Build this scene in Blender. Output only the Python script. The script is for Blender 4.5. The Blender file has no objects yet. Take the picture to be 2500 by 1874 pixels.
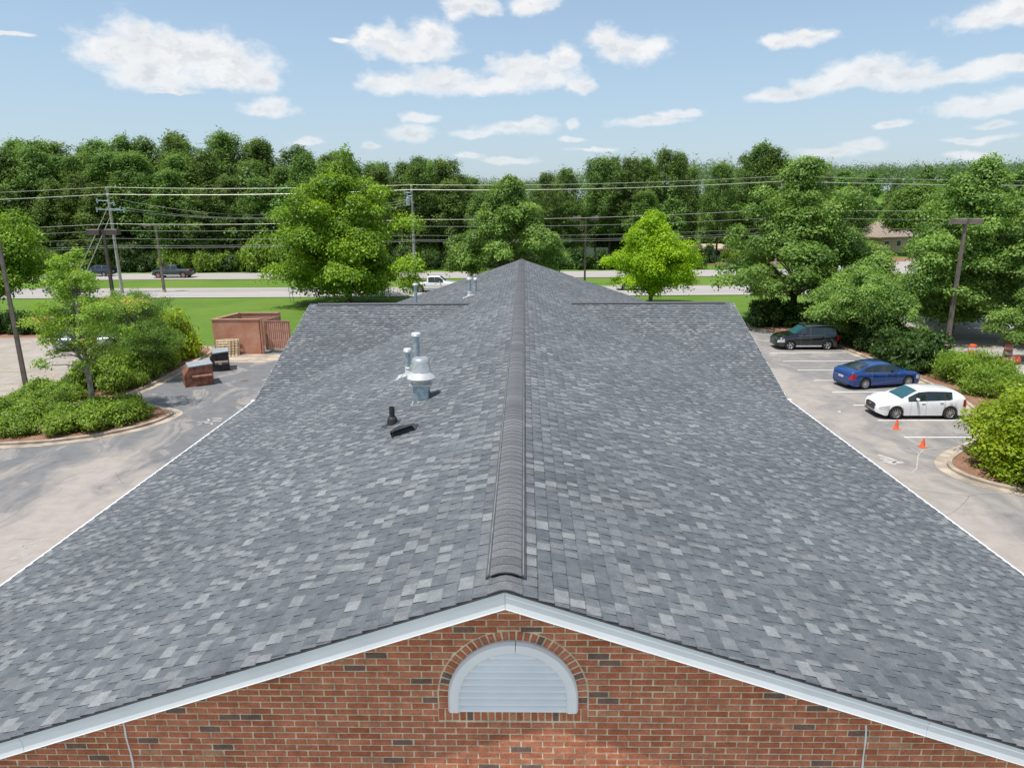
import bpy, math, random
import numpy as np
from mathutils import Vector, Matrix
S = bpy.context.scene
C = S.collection
R = math.radians
rng = np.random.default_rng(7)
random.seed(7)

# ------------------------------------------------------------------ camera, sky, sun, exposure
CAM = np.array([0.17, 0.0, 10.2]); YAW, PITCH, ROLL, FOC = .019, .2549, -.0071, .6754
def basis():
    f = np.array([-math.sin(YAW)*math.cos(PITCH), math.cos(YAW)*math.cos(PITCH), -math.sin(PITCH)])
    r = np.array([math.cos(YAW), math.sin(YAW), 0]); u = np.cross(r, f)
    return r*math.cos(ROLL)+u*math.sin(ROLL), -r*math.sin(ROLL)+u*math.cos(ROLL), f
CR, CU, CF = basis()
cd = bpy.data.cameras.new('camera'); cam = bpy.data.objects.new('camera', cd); C.objects.link(cam)
cd.sensor_width = 36; cd.lens = 36*FOC; cd.clip_start = .1; cd.clip_end = 3000
cam.matrix_world = Matrix(((CR[0], CU[0], -CF[0], CAM[0]), (CR[1], CU[1], -CF[1], CAM[1]), (CR[2], CU[2], -CF[2], CAM[2]), (0, 0, 0, 1)))
S.camera = cam
S.view_settings.view_transform = 'Standard'; S.view_settings.look = 'None'
S.view_settings.exposure = 0.36; S.view_settings.gamma = 1
S.render.resolution_x = 1024; S.render.resolution_y = 767
S.cycles.max_bounces = 6; S.cycles.diffuse_bounces = 4; S.cycles.transmission_bounces = 4; S.cycles.transparent_max_bounces = 6

SUN = Vector((-.27, -.205, 1)).normalized()
el = math.asin(SUN.z); az = math.atan2(SUN.x, SUN.y)
sd = bpy.data.lights.new('sun', 'SUN'); sd.energy = 4.0; sd.angle = R(.53); sd.color = (1, .96, .9)
so = bpy.data.objects.new('sun', sd); C.objects.link(so); so.rotation_euler = SUN.to_track_quat('Z', 'Y').to_euler()
so.location = (0, 0, 60)

class NT:
    """small helper for building node trees"""
    def __init__(s, nt): s.nt = nt; s.n = nt.nodes; s.l = nt.links
    def new(s, t, **k):
        n = s.n.new(t)
        for a, b in k.items(): setattr(n, a, b)
        return n
    def link(s, a, b): s.l.new(a, b)
    def put(s, sock, v):
        if hasattr(v, 'links'): s.l.new(v, sock)
        else: sock.default_value = v
    def math(s, op, a, b=0, clamp=False):
        n = s.new('ShaderNodeMath', operation=op, use_clamp=clamp); s.put(n.inputs[0], a); s.put(n.inputs[1], b); return n.outputs[0]
    def vmath(s, op, a, b=(0, 0, 0), c=None):
        n = s.new('ShaderNodeVectorMath', operation=op); s.put(n.inputs[0], a); s.put(n.inputs[1], b)
        if c is not None: s.put(n.inputs[2], c)
        return n.outputs['Value'] if op in ('LENGTH', 'DOT_PRODUCT') else n.outputs[0]
    def noise(s, vec, scale, detail=3, rough=.55, dist=0):
        n = s.new('ShaderNodeTexNoise'); n.inputs['Scale'].default_value = scale; n.inputs['Detail'].default_value = detail
        n.inputs['Roughness'].default_value = rough; n.inputs['Distortion'].default_value = dist
        if vec is not None: s.link(vec, n.inputs['Vector'])
        return n.outputs['Fac']
    def ramp(s, v, lo, hi, a=0, b=1):
        n = s.new('ShaderNodeMapRange', interpolation_type='SMOOTHSTEP'); s.put(n.inputs[0], v)
        for i, x in enumerate((lo, hi, a, b)): n.inputs[i+1].default_value = x
        return n.outputs[0]
    def mix(s, f, a, b, mode='MIX'):
        n = s.new('ShaderNodeMix', data_type='RGBA', blend_type=mode); s.put(n.inputs[0], f)
        for i, v in ((6, a), (7, b)): s.put(n.inputs[i], v if hasattr(v, 'links') else (*v, 1))
        return n.outputs[2]

CLOUDS = [(-0.481,0.177,0.065,0.038),(-0.426,0.176,0.084,0.035),(-0.374,0.169,0.065,0.029),(-0.464,0.153,0.058,0.022),(-0.392,0.151,0.071,0.013),(-0.343,0.154,0.029,0.019),(-0.5,0.175,0.032,0.022),(-0.474,0.194,0.026,0.018),(-0.451,0.135,0.039,0.005),(-0.335,0.12,0.044,0.011),(-0.328,0.128,0.026,0.01),(-0.183,0.202,0.055,0.023),(-0.123,0.209,0.042,0.025),(-0.154,0.192,0.071,0.014),(-0.086,0.241,0.026,0.016),(0.011,0.245,0.039,0.014),(-0.055,0.244,0.032,0.011),(-0.174,0.155,0.052,0.017),(-0.113,0.159,0.058,0.02),(-0.039,0.153,0.084,0.014),(-0.001,0.172,0.058,0.022),(0.051,0.182,0.026,0.019),(0.073,0.152,0.032,0.011),(0.036,0.163,0.052,0.022),(0.108,0.206,0.027,0.019),(0.151,0.192,0.049,0.018),(0.121,0.195,0.039,0.018),(0.328,0.19,0.032,0.01),(0.359,0.195,0.036,0.011),(0.541,0.195,0.049,0.014),(0.567,0.199,0.039,0.018),(0.339,0.129,0.055,0.009),(0.386,0.139,0.052,0.014),(0.426,0.148,0.058,0.022),(0.471,0.141,0.052,0.018),(0.518,0.136,0.065,0.011),(0.569,0.144,0.052,0.009),(0.549,0.105,0.058,0.013),(0.582,0.113,0.039,0.013),(-0.014,0.099,0.058,0.011),(-0.065,0.093,0.045,0.006),(0.018,0.106,0.032,0.011),(0.066,0.105,0.013,0.009),(-0.152,0.095,0.039,0.013),(-0.142,0.115,0.029,0.009),(0.167,0.104,0.055,0.008),(0.208,0.113,0.036,0.008),(0.394,0.06,0.045,0.008),(0.429,0.068,0.029,0.008),(0.462,0.088,0.018,0.006),(0.55,0.068,0.039,0.005),(0.565,0.083,0.026,0.006),(0.547,0.052,0.032,0.006),(-0.289,0.082,0.029,0.007),(-0.208,0.078,0.016,0.006),(-0.078,0.063,0.023,0.006),(0.093,0.072,0.039,0.004),(-0.021,0.057,0.052,0.006),(-0.606,0.181,0.026,0.003),(0.068,0.085,0.026,0.004),(-0.237,0.2,0.019,0.005)]
W = bpy.data.worlds.new('World'); S.world = W; W.use_nodes = True
def build_world():
    t = NT(W.node_tree); t.n.clear()
    sky = t.new('ShaderNodeTexSky', sky_type='NISHITA', sun_disc=False, sun_elevation=el, sun_rotation=az, altitude=100, air_density=1.25, dust_density=1.2, ozone_density=1.6)
    tc = t.new('ShaderNodeTexCoord'); d = tc.outputs['Generated']
    sx = t.new('ShaderNodeSeparateXYZ'); t.link(d, sx.inputs[0])
    azn = t.math('ARCTAN2', sx.outputs[0], sx.outputs[1]); eln = t.math('ARCSINE', sx.outputs[2])
    comb = t.new('ShaderNodeCombineXYZ'); t.link(azn, comb.inputs[0]); t.link(eln, comb.inputs[1])
    stretched = t.vmath('MULTIPLY', comb.outputs[0], (1, 1.6, 1))
    nz = t.new('ShaderNodeTexNoise'); nz.inputs['Scale'].default_value = 16; nz.inputs['Detail'].default_value = 4; nz.inputs['Roughness'].default_value = .6; t.link(stretched, nz.inputs['Vector'])
    off = t.vmath('MULTIPLY', t.vmath('SUBTRACT', nz.outputs['Color'], (.5, .5, .5)), (.045, .022, 0))
    p = t.vmath('ADD', comb.outputs[0], off)
    mn = None
    for (a, e, rx, ry) in CLOUDS:
        v = t.vmath('LENGTH', t.vmath('MULTIPLY_ADD', p, (1/rx, 1/ry, 0), (-a/rx, -e/ry, 0)))
        mn = v if mn is None else t.math('SMOOTH_MIN', mn, v)
        if mn is not v: mn.node.inputs[2].default_value = .25
    m = t.math('SUBTRACT', 1.0, mn)
    # scattered clouds over the unseen rest of the sky, cover raised to fill shade
    gen = t.noise(stretched, 4.5, 5, .6)
    outside = t.ramp(t.math('MAXIMUM', t.math('ABSOLUTE', azn), t.math('MULTIPLY', eln, 1.5)), .72, .9)
    m = t.math('MAXIMUM', m, t.math('SUBTRACT', t.math('MULTIPLY', t.math('MULTIPLY', t.math('SUBTRACT', gen, .49), 4.5), outside), t.math('SUBTRACT', 1.0, outside)))
    wv = t.vmath('ADD', comb.outputs[0], t.vmath('MULTIPLY', off, (.6, .8, 0))); q = t.vmath('MULTIPLY', wv, (1, 1.5, 1))
    fb = t.noise(q, 30, 9, .6); up = t.noise(t.vmath('ADD', q, (-.006, .014, 0)), 30, 5, .6)
    dens = t.math('ADD', m, t.math('MULTIPLY', t.math('SUBTRACT', fb, .5), 1.5))
    alpha = t.ramp(dens, -.12, .62)
    thick = t.ramp(dens, .15, .8)
    body = t.math('MULTIPLY', t.ramp(t.noise(q, 14, 3, .5), .36, .66), .55)
    shade = t.math('MULTIPLY', thick, t.math('ADD', body, t.ramp(t.math('SUBTRACT', up, fb), -.06, .12, 0, .6), clamp=True))
    ccol = t.mix(shade, (7.35, 7.4, 7.45), (5.5, 5.75, 6.05))
    haze = t.ramp(eln, 0.0, .42, .5, .25)
    lift = t.mix(haze, sky.outputs[0], (4.0,5.6,7.6))
    hz = t.math('MULTIPLY', alpha, t.ramp(eln, .03, .2, .62, .97))
    out = t.mix(hz, lift, ccol)
    bg = t.new('ShaderNodeBackground'); t.link(out, bg.inputs[0]); bg.inputs[1].default_value = .1
    wo = t.new('ShaderNodeOutputWorld'); t.link(bg.outputs[0], wo.inputs[0])
build_world()
W.cycles.sampling_method = 'MANUAL'; W.cycles.sample_map_resolution = 512

# ------------------------------------------------------------------ object helpers
def tagit(o, label=None, cat=None, group=None, kind=None):
    for k, v in (('label', label), ('category', cat), ('group', group), ('kind', kind)):
        if v: o[k] = v
    return o
def thing(name, loc, label, cat, group=None, rz=0):
    o = bpy.data.objects.new(name, None); C.objects.link(o); o.location = loc; o.rotation_euler = (0, 0, rz); o.empty_display_size = .3
    return tagit(o, label, cat, group)
def link(name, me, parent=None, loc=None):
    o = bpy.data.objects.new(name, me); C.objects.link(o)
    if parent is not None: o.parent = parent
    if loc is not None: o.location = loc
    return o
def copy_tree(o, parent=None):
    c = o.copy(); C.objects.link(c)
    if parent is not None: c.parent = parent
    for ch in [x for x in o.children]: copy_tree(ch, c)
    return c
def npmesh(name, V, Fq, mats, smooth=False, midx=None, tint=None):
    """V (n,3), Fq (m,k) array of equal sized faces"""
    V = np.asarray(V, np.float32); Fq = np.asarray(Fq, np.int32); m, k = Fq.shape
    me = bpy.data.meshes.new(name); me.vertices.add(len(V)); me.vertices.foreach_set('co', V.ravel())
    me.loops.add(m*k); me.loops.foreach_set('vertex_index', Fq.ravel())
    me.polygons.add(m); me.polygons.foreach_set('loop_start', np.arange(m, dtype=np.int32)*k)
    try: me.polygons.foreach_set('loop_total', np.full(m, k, np.int32))
    except Exception: pass
    for x in (mats if isinstance(mats, (list, tuple)) else [mats]): me.materials.append(x)
    if midx is not None: me.polygons.foreach_set('material_index', np.asarray(midx, np.int32))
    me.polygons.foreach_set('use_smooth', np.full(m, smooth, bool))
    if tint is not None:
        a = me.attributes.new('tint', 'FLOAT', 'FACE'); a.data.foreach_set('value', np.asarray(tint, np.float32))
    me.update(calc_edges=True); me.validate()
    return me
class MB:
    def __init__(s): s.v = []; s.f = []; s.m = []; s.cur = 0
    def add(s, vs, fs):
        b = len(s.v); s.v += [tuple(map(float, x)) for x in vs]; s.f += [tuple(i+b for i in f) for f in fs]; s.m += [s.cur]*len(fs); return s
    def box(s, c, d, M=None):
        x, y, z = c; a, b, e = d[0]/2, d[1]/2, d[2]/2
        vs = [(i*a, j*b, k*e) for k in (-1, 1) for j in (-1, 1) for i in (-1, 1)]
        vs = [tuple((M @ Vector(v)) + Vector(c)) if M else (v[0]+x, v[1]+y, v[2]+z) for v in vs]
        return s.add(vs, [(0, 2, 3, 1), (4, 5, 7, 6), (0, 1, 5, 4), (2, 6, 7, 3), (0, 4, 6, 2), (1, 3, 7, 5)])
    def tube(s, pts, rad, n=8, cap=True):
        pts = [Vector(p) for p in pts]; rad = rad if isinstance(rad, (list, tuple)) else [rad]*len(pts); vs = []
        for i, p in enumerate(pts):
            d = (pts[min(i+1, len(pts)-1)]-pts[max(i-1, 0)]).normalized()
            a = d.cross(Vector((0, 0, 1)) if abs(d.z) < .9 else Vector((1, 0, 0))).normalized(); b = d.cross(a)
            for k in range(n):
                t = 2*math.pi*k/n; vs.append(p+(a*math.cos(t)+b*math.sin(t))*rad[i])
        fs = [(i*n+k, i*n+(k+1) % n, (i+1)*n+(k+1) % n, (i+1)*n+k) for i in range(len(pts)-1) for k in range(n)]
        if cap: fs += [tuple(range(n))[::-1], tuple((len(pts)-1)*n+k for k in range(n))]
        return s.add(vs, fs)
    def lathe(s, prof, c=(0, 0, 0), n=20, axis='z', arc=None):
        vs = []; full = arc is None
        for r, h in prof:
            for k in range(n if full else n+1):
                t = 2*math.pi*k/n if full else arc[0]+(arc[1]-arc[0])*k/n
                q = (r*math.cos(t), r*math.sin(t), h)
                if axis == 'y': q = (q[0], q[2], q[1])
                if axis == 'x': q = (q[2], q[0], q[1])
                vs.append((q[0]+c[0], q[1]+c[1], q[2]+c[2]))
        w = n if full else n+1
        fs = [(i*w+k, i*w+(k+1) % w, (i+1)*w+(k+1) % w, (i+1)*w+k) for i in range(len(prof)-1) for k in range(n)]
        return s.add(vs, fs)
    def prism(s, poly, a, b, axis='z'):
        """poly in the plane across axis, from a to b"""
        n = len(poly)
        def q(p, h): return {'z': (p[0], p[1], h), 'y': (p[0], h, p[1]), 'x': (h, p[0], p[1])}[axis]
        return s.add([q(p, a) for p in poly]+[q(p, b) for p in poly],
                     [tuple(range(n))[::-1], tuple(range(n, 2*n))]+[(i, (i+1) % n, n+(i+1) % n, n+i) for i in range(n)])
    def mesh(s, name, mats, smooth=False, fix=True):
        me = bpy.data.meshes.new(name); me.from_pydata(s.v, [], s.f)
        for x in (mats if isinstance(mats, (list, tuple)) else [mats]): me.materials.append(x)
        me.polygons.foreach_set('material_index', s.m)
        if smooth: me.polygons.foreach_set('use_smooth', [True]*len(s.f))
        if fix:
            import bmesh
            bm = bmesh.new(); bm.from_mesh(me); bmesh.ops.recalc_face_normals(bm, faces=bm.faces); bm.to_mesh(me); bm.free()
        me.update(); return me
    def obj(s, name, mats, parent=None, smooth=False, loc=None):
        o = link(name, s.mesh(name, mats, smooth), parent, loc)
        if smooth == 'auto' or smooth is True:
            try:
                for e in o.data.edges: pass
                o.data.set_sharp_from_angle(angle=R(40))
            except Exception: pass
        return o

# ------------------------------------------------------------------ materials
def mat(name, col=(.5, .5, .5), rough=.7, metal=0, vary=.12, scale=6, bump=0, bscale=60, coat=0, spec=.5, col2=None, fn=None, detail=4):
    m = bpy.data.materials.new(name); m.use_nodes = True; t = NT(m.node_tree); t.n.clear()
    tc = t.new('ShaderNodeTexCoord'); P = tc.outputs['Object']
    b = t.new('ShaderNodeBsdfPrincipled'); o = t.new('ShaderNodeOutputMaterial'); t.link(b.outputs[0], o.inputs[0])
    b.inputs['Roughness'].default_value = rough; b.inputs['Metallic'].default_value = metal
    b.inputs['Coat Weight'].default_value = coat; b.inputs['Specular IOR Level'].default_value = spec
    if fn: fn(t, P, b); return m
    n = t.noise(P, scale, detail)
    c2 = col2 or tuple(c*(1-vary*2) for c in col); c1 = tuple(min(1, c*(1+vary)) for c in col) if not col2 else col
    t.link(t.mix(t.ramp(n, .3, .7), c2, c1), b.inputs['Base Color'])
    if bump:
        bn = t.new('ShaderNodeBump'); bn.inputs['Strength'].default_value = bump; bn.inputs['Distance'].default_value = .01
        t.link(t.noise(P, bscale, 3), bn.inputs['Height']); t.link(bn.outputs[0], b.inputs['Normal'])
    return m
def attr(t, name='tint'):
    a = t.new('ShaderNodeAttribute', attribute_name=name); return a.outputs['Fac']
def cramp(t, f, stops):
    n = t.new('ShaderNodeValToRGB'); t.put(n.inputs[0], f); e = n.color_ramp.elements
    while len(e) < len(stops): e.new(.5)
    for i, (p, c) in enumerate(stops): e[i].position = p; e[i].color = (*c, 1)
    return n.outputs[0]
def leafmat(name, dark, light, trans=.3, gloss=.35, hue=None, ov=.12):
    m = bpy.data.materials.new(name); m.use_nodes = True; t = NT(m.node_tree); t.n.clear()
    f = attr(t); oi = t.new('ShaderNodeObjectInfo')
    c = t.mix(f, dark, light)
    if hue: c = t.mix(t.ramp(f, .86, .99), c, hue)
    hs = t.new('ShaderNodeHueSaturation'); t.link(c, hs.inputs['Color'])
    t.link(t.math('ADD', .5-ov*.03, t.math('MULTIPLY', oi.outputs['Random'], ov*.06)), hs.inputs['Hue'])
    t.link(t.math('ADD', 1-ov*.5, t.math('MULTIPLY', oi.outputs['Random'], ov)), hs.inputs['Value'])
    c = hs.outputs[0]
    b = t.new('ShaderNodeBsdfPrincipled'); t.link(c, b.inputs['Base Color']); b.inputs['Roughness'].default_value = .5; b.inputs['Specular IOR Level'].default_value = gloss
    tr = t.new('ShaderNodeBsdfTranslucent'); t.link(t.mix(1.0, c, (1.35, 1.25, .6), 'MULTIPLY'), tr.inputs[0])
    mx = t.new('ShaderNodeMixShader'); mx.inputs[0].default_value = trans
    t.link(b.outputs[0], mx.inputs[1]); t.link(tr.outputs[0], mx.inputs[2])
    o = t.new('ShaderNodeOutputMaterial'); t.link(mx.outputs[0], o.inputs[0]); return m
M = {}
M['white'] = mat('white_paint', (.76, .79, .80), .5, vary=.04, scale=3)
M['trim'] = mat('pale_trim_paint', (.80, .85, .88), .45, vary=.03, scale=2)
M['trim2'] = mat('pale_trim_shadow_board', (.70, .78, .82), .45, vary=.03, scale=2)
M['mortar'] = mat('mortar', (.66, .59, .43), .95, vary=.15, scale=9, bump=.5, bscale=150)
M['dark'] = mat('black_rubber', (.02, .02, .022), .6, vary=.1)
M['blackmetal'] = mat('black_painted_steel', (.035, .035, .038), .5, vary=.2, scale=12)
M['galv'] = mat('galvanized_steel', (.42, .52, .58), .38, metal=.55, vary=.14, scale=9)
M['alu'] = mat('spun_aluminium', (.62, .62, .62), .36, metal=.8, vary=.06, scale=14)
M['alulight'] = mat('white_aluminium', (.60, .61, .61), .4, metal=.2, vary=.05, scale=8)
M['bronze'] = mat('bronze_paint', (.075, .055, .05), .5, vary=.15, scale=2)
M['poletan'] = mat('weathered_bronze_pole', (.17, .14, .12), .6, vary=.15, scale=2)
M['wood_pole'] = mat('grey_wood_pole', (.36, .34, .31), .85, vary=.2, scale=8)
M['wire'] = mat('wire', (.30, .31, .30), .5, vary=.05)
M['wirelight'] = mat('bright_wire', (.55, .54, .50), .4, metal=.2, vary=.05)
M['bark'] = mat('bark', (.16, .13, .10), .95, vary=.35, scale=5, bump=.6, bscale=20)
M['barkgrey'] = mat('grey_bark', (.30, .28, .25), .95, vary=.3, scale=5, bump=.5, bscale=20)
M['barkdark'] = mat('dark_bark', (.07, .052, .042), .95, vary=.3, scale=5)
M['orange'] = mat('orange_plastic', (.75, .13, .05), .5, vary=.1)
M['pallet'] = mat('raw_pallet_wood', (.62, .50, .33), .8, vary=.18, scale=6)
M['encap'] = mat('brown_metal_coping', (.42, .22, .15), .6, vary=.08)
M['gate'] = mat('brown_painted_gate', (.52, .28, .21), .6, vary=.12, scale=3)
M['gatewood'] = mat('pale_gate_rail', (.45, .36, .25), .8, vary=.15)
M['binbrown'] = mat('rusty_brown_bin', (.25, .105, .07), .75, vary=.28, scale=3, bump=.2, bscale=10)
M['binblack'] = mat('black_bin', (.035, .03, .03), .6, vary=.2, scale=4)
M['lid'] = mat('grey_plastic_lid', (.30, .33, .35), .45, vary=.12)
M['curb'] = mat('concrete_kerb', (.40, .335, .265), .9, vary=.2, scale=1.2, bump=.3)
M['tyre'] = mat('tyre', (.018, .018, .019), .75, vary=.1)
M['rim'] = mat('alloy_rim', (.55, .56, .57), .3, metal=.85, vary=.05)
M['rimdark'] = mat('dark_rim', (.06, .06, .065), .4, metal=.5, vary=.05)
M['chrome'] = mat('chrome', (.75, .76, .78), .12, metal=1, vary=.02)
M['lens'] = mat('headlamp_lens', (.55, .57, .55), .08, vary=.15, scale=12, coat=1)
M['amber'] = mat('amber_lens', (.7, .2, .05), .15, vary=.05)
M['red'] = mat('red_lens', (.42, .012, .02), .15, vary=.1, coat=.6)
M['plate'] = mat('plate', (.55, .56, .55), .4)
M['patch'] = mat('tyre_scuff', (.42, .39, .355), .9)
def glassfn(t, P, b):
    b.inputs['Base Color'].default_value = (.012, .022, .024, 1); b.inputs['Roughness'].default_value = .04; b.inputs['Specular IOR Level'].default_value = .9
M['glass'] = mat('tinted_car_glass', fn=glassfn)
def glass2(t, P, b):
    b.inputs['Base Color'].default_value = (.02, .085, .10, 1); b.inputs['Roughness'].default_value = .04; b.inputs['Specular IOR Level'].default_value = .9
M['windscreen'] = mat('green_windscreen_glass', fn=glass2)
def paint(name, col, flake=0, rough=.28):
    return mat(name, col, rough, metal=flake, vary=.02, scale=2, coat=1)
M['p_white'] = paint('white_car_paint', (.80, .81, .82)); M['p_black'] = paint('black_car_paint', (.003, .005, .008), .0, .18)
M['p_blue'] = paint('blue_car_paint', (.002, .045, .21), .25, .2); M['p_grey'] = paint('dark_grey_paint', (.045, .06, .07), .4)
M['p_silver'] = paint('silver_paint', (.5, .52, .54), .6); M['p_navy'] = paint('navy_paint', (.02, .035, .07), .4)
M['p_teal'] = paint('teal_paint', (.01, .30, .24), .2); M['p_sblue'] = paint('pale_blue_grey_paint', (.30, .36, .42), .5)

M['edge'] = mat('cut_asphalt_edge', (.035, .037, .042), .9)
def tintmat(name, stops, rough, grain, gs, bump=0, bs=200, stain=0):
    def fn(t, P, b):
        f = attr(t); c = cramp(t, f, stops)
        g = t.ramp(t.noise(P, gs, 2, .7), .25, .75, 1-grain, 1+grain)
        if stain:
            s = t.ramp(t.noise(P, stain, 5, .6), .2, .8, .86, 1.14); g = t.math('MULTIPLY', g, s); g = t.math('MULTIPLY', g, t.ramp(t.noise(P, 9, 3, .6), .25, .75, .84, 1.16))
            c = t.mix(t.math('MULTIPLY', t.ramp(t.noise(P, 5, 2), .5, .75), .35), c, t.mix(1.0, c, (.97, 1.05, .96), 'MULTIPLY'))
        mm = t.new('ShaderNodeVectorMath', operation='SCALE'); t.link(c, mm.inputs[0]); t.link(g, mm.inputs['Scale'])
        t.link(mm.outputs[0], b.inputs['Base Color'])
        if bump:
            bn = t.new('ShaderNodeBump'); bn.inputs['Strength'].default_value = bump; bn.inputs['Distance'].default_value = .004
            t.link(t.noise(P, bs, 3, .7), bn.inputs['Height']); t.link(bn.outputs[0], b.inputs['Normal'])
    return mat(name, rough=rough, fn=fn, spec=.25)
M['shingle'] = tintmat('asphalt_shingle', [(0, (.088, .098, .109)), (.3, (.113, .124, .136)), (.6, (.148, .157, .163)), (1, (.212, .222, .226))], .85, .34, 130, .5, 260, .35)
M['cap'] = tintmat('ridge_cap_shingle', [(0, (.098, .101, .107)), (.5, (.122, .125, .131)), (1, (.155, .16, .167))], .85, .34, 130, .5, 260, .5)
M['brick'] = tintmat('red_brick', [(0, (.17, .115, .095)), (.12, (.21, .13, .10)), (.18, (.36, .12, .06)), (.45, (.45, .16, .088)), (.75, (.47, .195, .11)), (1, (.45, .27, .16))], .9, .22, 45, .8, 90, 3)
# ------------------------------------------------------------------ ground, roads, lots
def sheet(name, poly, z, m, kind='structure', parent=None, thick=0):
    b = MB()
    if thick: b.prism(poly, z-thick, z)
    else: b.add([(x, y, z) for x, y in poly], [tuple(range(len(poly)))])
    o = b.obj(name, m, parent)
    if not thick:
        me = o.data
        if me.polygons[0].normal.z < 0: me.flip_normals()
    if parent is None: o['kind'] = kind
    return o
def grassfn(t, P, b):
    n1 = t.noise(P, .09, 5, .6); n2 = t.noise(P, 2.2, 5, .7); n3 = t.noise(P, 14, 3, .7)
    c = t.mix(t.ramp(n1, .35, .65), (.095, .185, .022), (.15, .235, .035))
    c = t.mix(t.ramp(n2, .5, .72), c, (.17, .21, .05))
    c = t.mix(t.math('MULTIPLY', t.ramp(n3, .3, .7), .45), c, (.045, .10, .010)); c = t.mix(t.math('MULTIPLY', t.ramp(t.noise(t.vmath('MULTIPLY', P, (.05, .9, 1)), 1.0, 3), .45, .65), .3), c, (.10, .24, .02)); t.link(c, b.inputs['Base Color'])
    bn = t.new('ShaderNodeBump'); bn.inputs['Strength'].default_value = .9; bn.inputs['Distance'].default_value = .08; t.link(n3, bn.inputs['Height']); t.link(bn.outputs[0], b.inputs['Normal'])
M['grass'] = mat('lawn', rough=.9, fn=grassfn, spec=.2)
def mulchfn(t, P, b):
    n1 = t.noise(P, .6, 5, .6); n2 = t.noise(P, 16, 5, .75)
    c = t.mix(t.ramp(n1, .3, .7), (.26, .135, .085), (.38, .235, .16)); c = t.mix(t.ramp(n2, .3, .62), (.15, .08, .055), c); t.link(c, b.inputs['Base Color'])
    bn = t.new('ShaderNodeBump'); bn.inputs['Strength'].default_value = 1; bn.inputs['Distance'].default_value = .05; t.link(n2, bn.inputs['Height']); t.link(bn.outputs[0], b.inputs['Normal'])
M['mulch'] = mat('pine_mulch', rough=1, fn=mulchfn, spec=.1)
def lotfn(t, P, b):
    # bare pale asphalt with the remains of a dark sealcoat, worn off in streaks where wheels turn
    sx = t.new('ShaderNodeSeparateXYZ'); t.link(P, sx.inputs[0]); ax = t.math('ABSOLUTE', sx.outputs[0])
    wn = t.new('ShaderNodeTexNoise'); wn.inputs['Scale'].default_value = .16; wn.inputs['Detail'].default_value = 2; t.link(P, wn.inputs['Vector'])
    warp = t.vmath('ADD', P, t.vmath('MULTIPLY', t.vmath('SUBTRACT', wn.outputs['Color'], (.5, .5, .5)), (7, 7, 0)))
    big = t.noise(P, .11, 4, .6, .6)
    st = t.noise(t.vmath('MULTIPLY', warp, (.55, .16, 1)), 1.0, 6, .62)
    left = t.math('LESS_THAN', sx.outputs[0], 0)
    edge = t.math('SUBTRACT', 15.8, t.math('MULTIPLY', left, 2.0))
    base = t.math('MULTIPLY', t.math('SUBTRACT', ax, edge), .075)
    far = t.math('MULTIPLY', t.math('SUBTRACT', sx.outputs[1], 33), t.math('MULTIPLY', left, .028))
    k = t.math('ADD', t.math('ADD', t.math('ADD', base, far), t.math('MULTIPLY', t.math('SUBTRACT', big, .5), 1.1)), t.math('MULTIPLY', t.math('SUBTRACT', st, .5), 2.1))
    seal = t.ramp(k, -.22, .38)
    rt = t.math('SUBTRACT', 1.0, t.math('MULTIPLY', t.math('SUBTRACT', 1.0, left), .3))
    seal = t.math('MULTIPLY', seal, rt)
    chip = t.ramp(t.noise(t.vmath('MULTIPLY', warp, (.9, .4, 1)), .8, 7, .62), .55, .60)
    seal = t.math('MULTIPLY', seal, t.math('SUBTRACT', 1.0, t.math('MULTIPLY', chip, .55)))
    fine = t.noise(P, 30, 4, .7); mid = t.noise(P, 1.7, 5, .65)
    bare = t.mix(t.ramp(mid, .25, .75), (.305, .275, .245), (.375, .34, .307))
    sc = t.mix(t.ramp(mid, .25, .75), (.13, .134, .141), (.18, .184, .19))
    c = t.mix(seal, bare, sc)
    stain = t.ramp(t.noise(warp, .5, 6, .65), .60, .72); c = t.mix(t.math('MULTIPLY', stain, .35), c, (.34, .29, .235))
    oil = t.ramp(t.noise(P, .9, 2, .5), .68, .78); c = t.mix(t.math('MULTIPLY', oil, .4), c, (.09, .08, .075))
    vo = t.new('ShaderNodeTexVoronoi', feature='DISTANCE_TO_EDGE'); vo.inputs['Scale'].default_value = .16; t.link(t.vmath('ADD', P, t.vmath('MULTIPLY', wn.outputs['Color'], (3, 3, 0))), vo.inputs['Vector'])
    cr = t.math('MULTIPLY', t.ramp(vo.outputs['Distance'], .0, .004, 1, 0), t.ramp(t.noise(P, .2, 2), .48, .56)); c = t.mix(t.math('MULTIPLY', cr, .6), c, (.10, .09, .085))
    c = t.mix(t.math('MULTIPLY', t.ramp(fine, .3, .7), .22), c, (.10, .095, .09)); t.link(c, b.inputs['Base Color'])
    bn = t.new('ShaderNodeBump'); bn.inputs['Strength'].default_value = .35; bn.inputs['Distance'].default_value = .01; t.link(fine, bn.inputs['Height']); t.link(bn.outputs[0], b.inputs['Normal'])
M['lot'] = mat('worn_asphalt', rough=.88, fn=lotfn, spec=.25)
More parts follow.
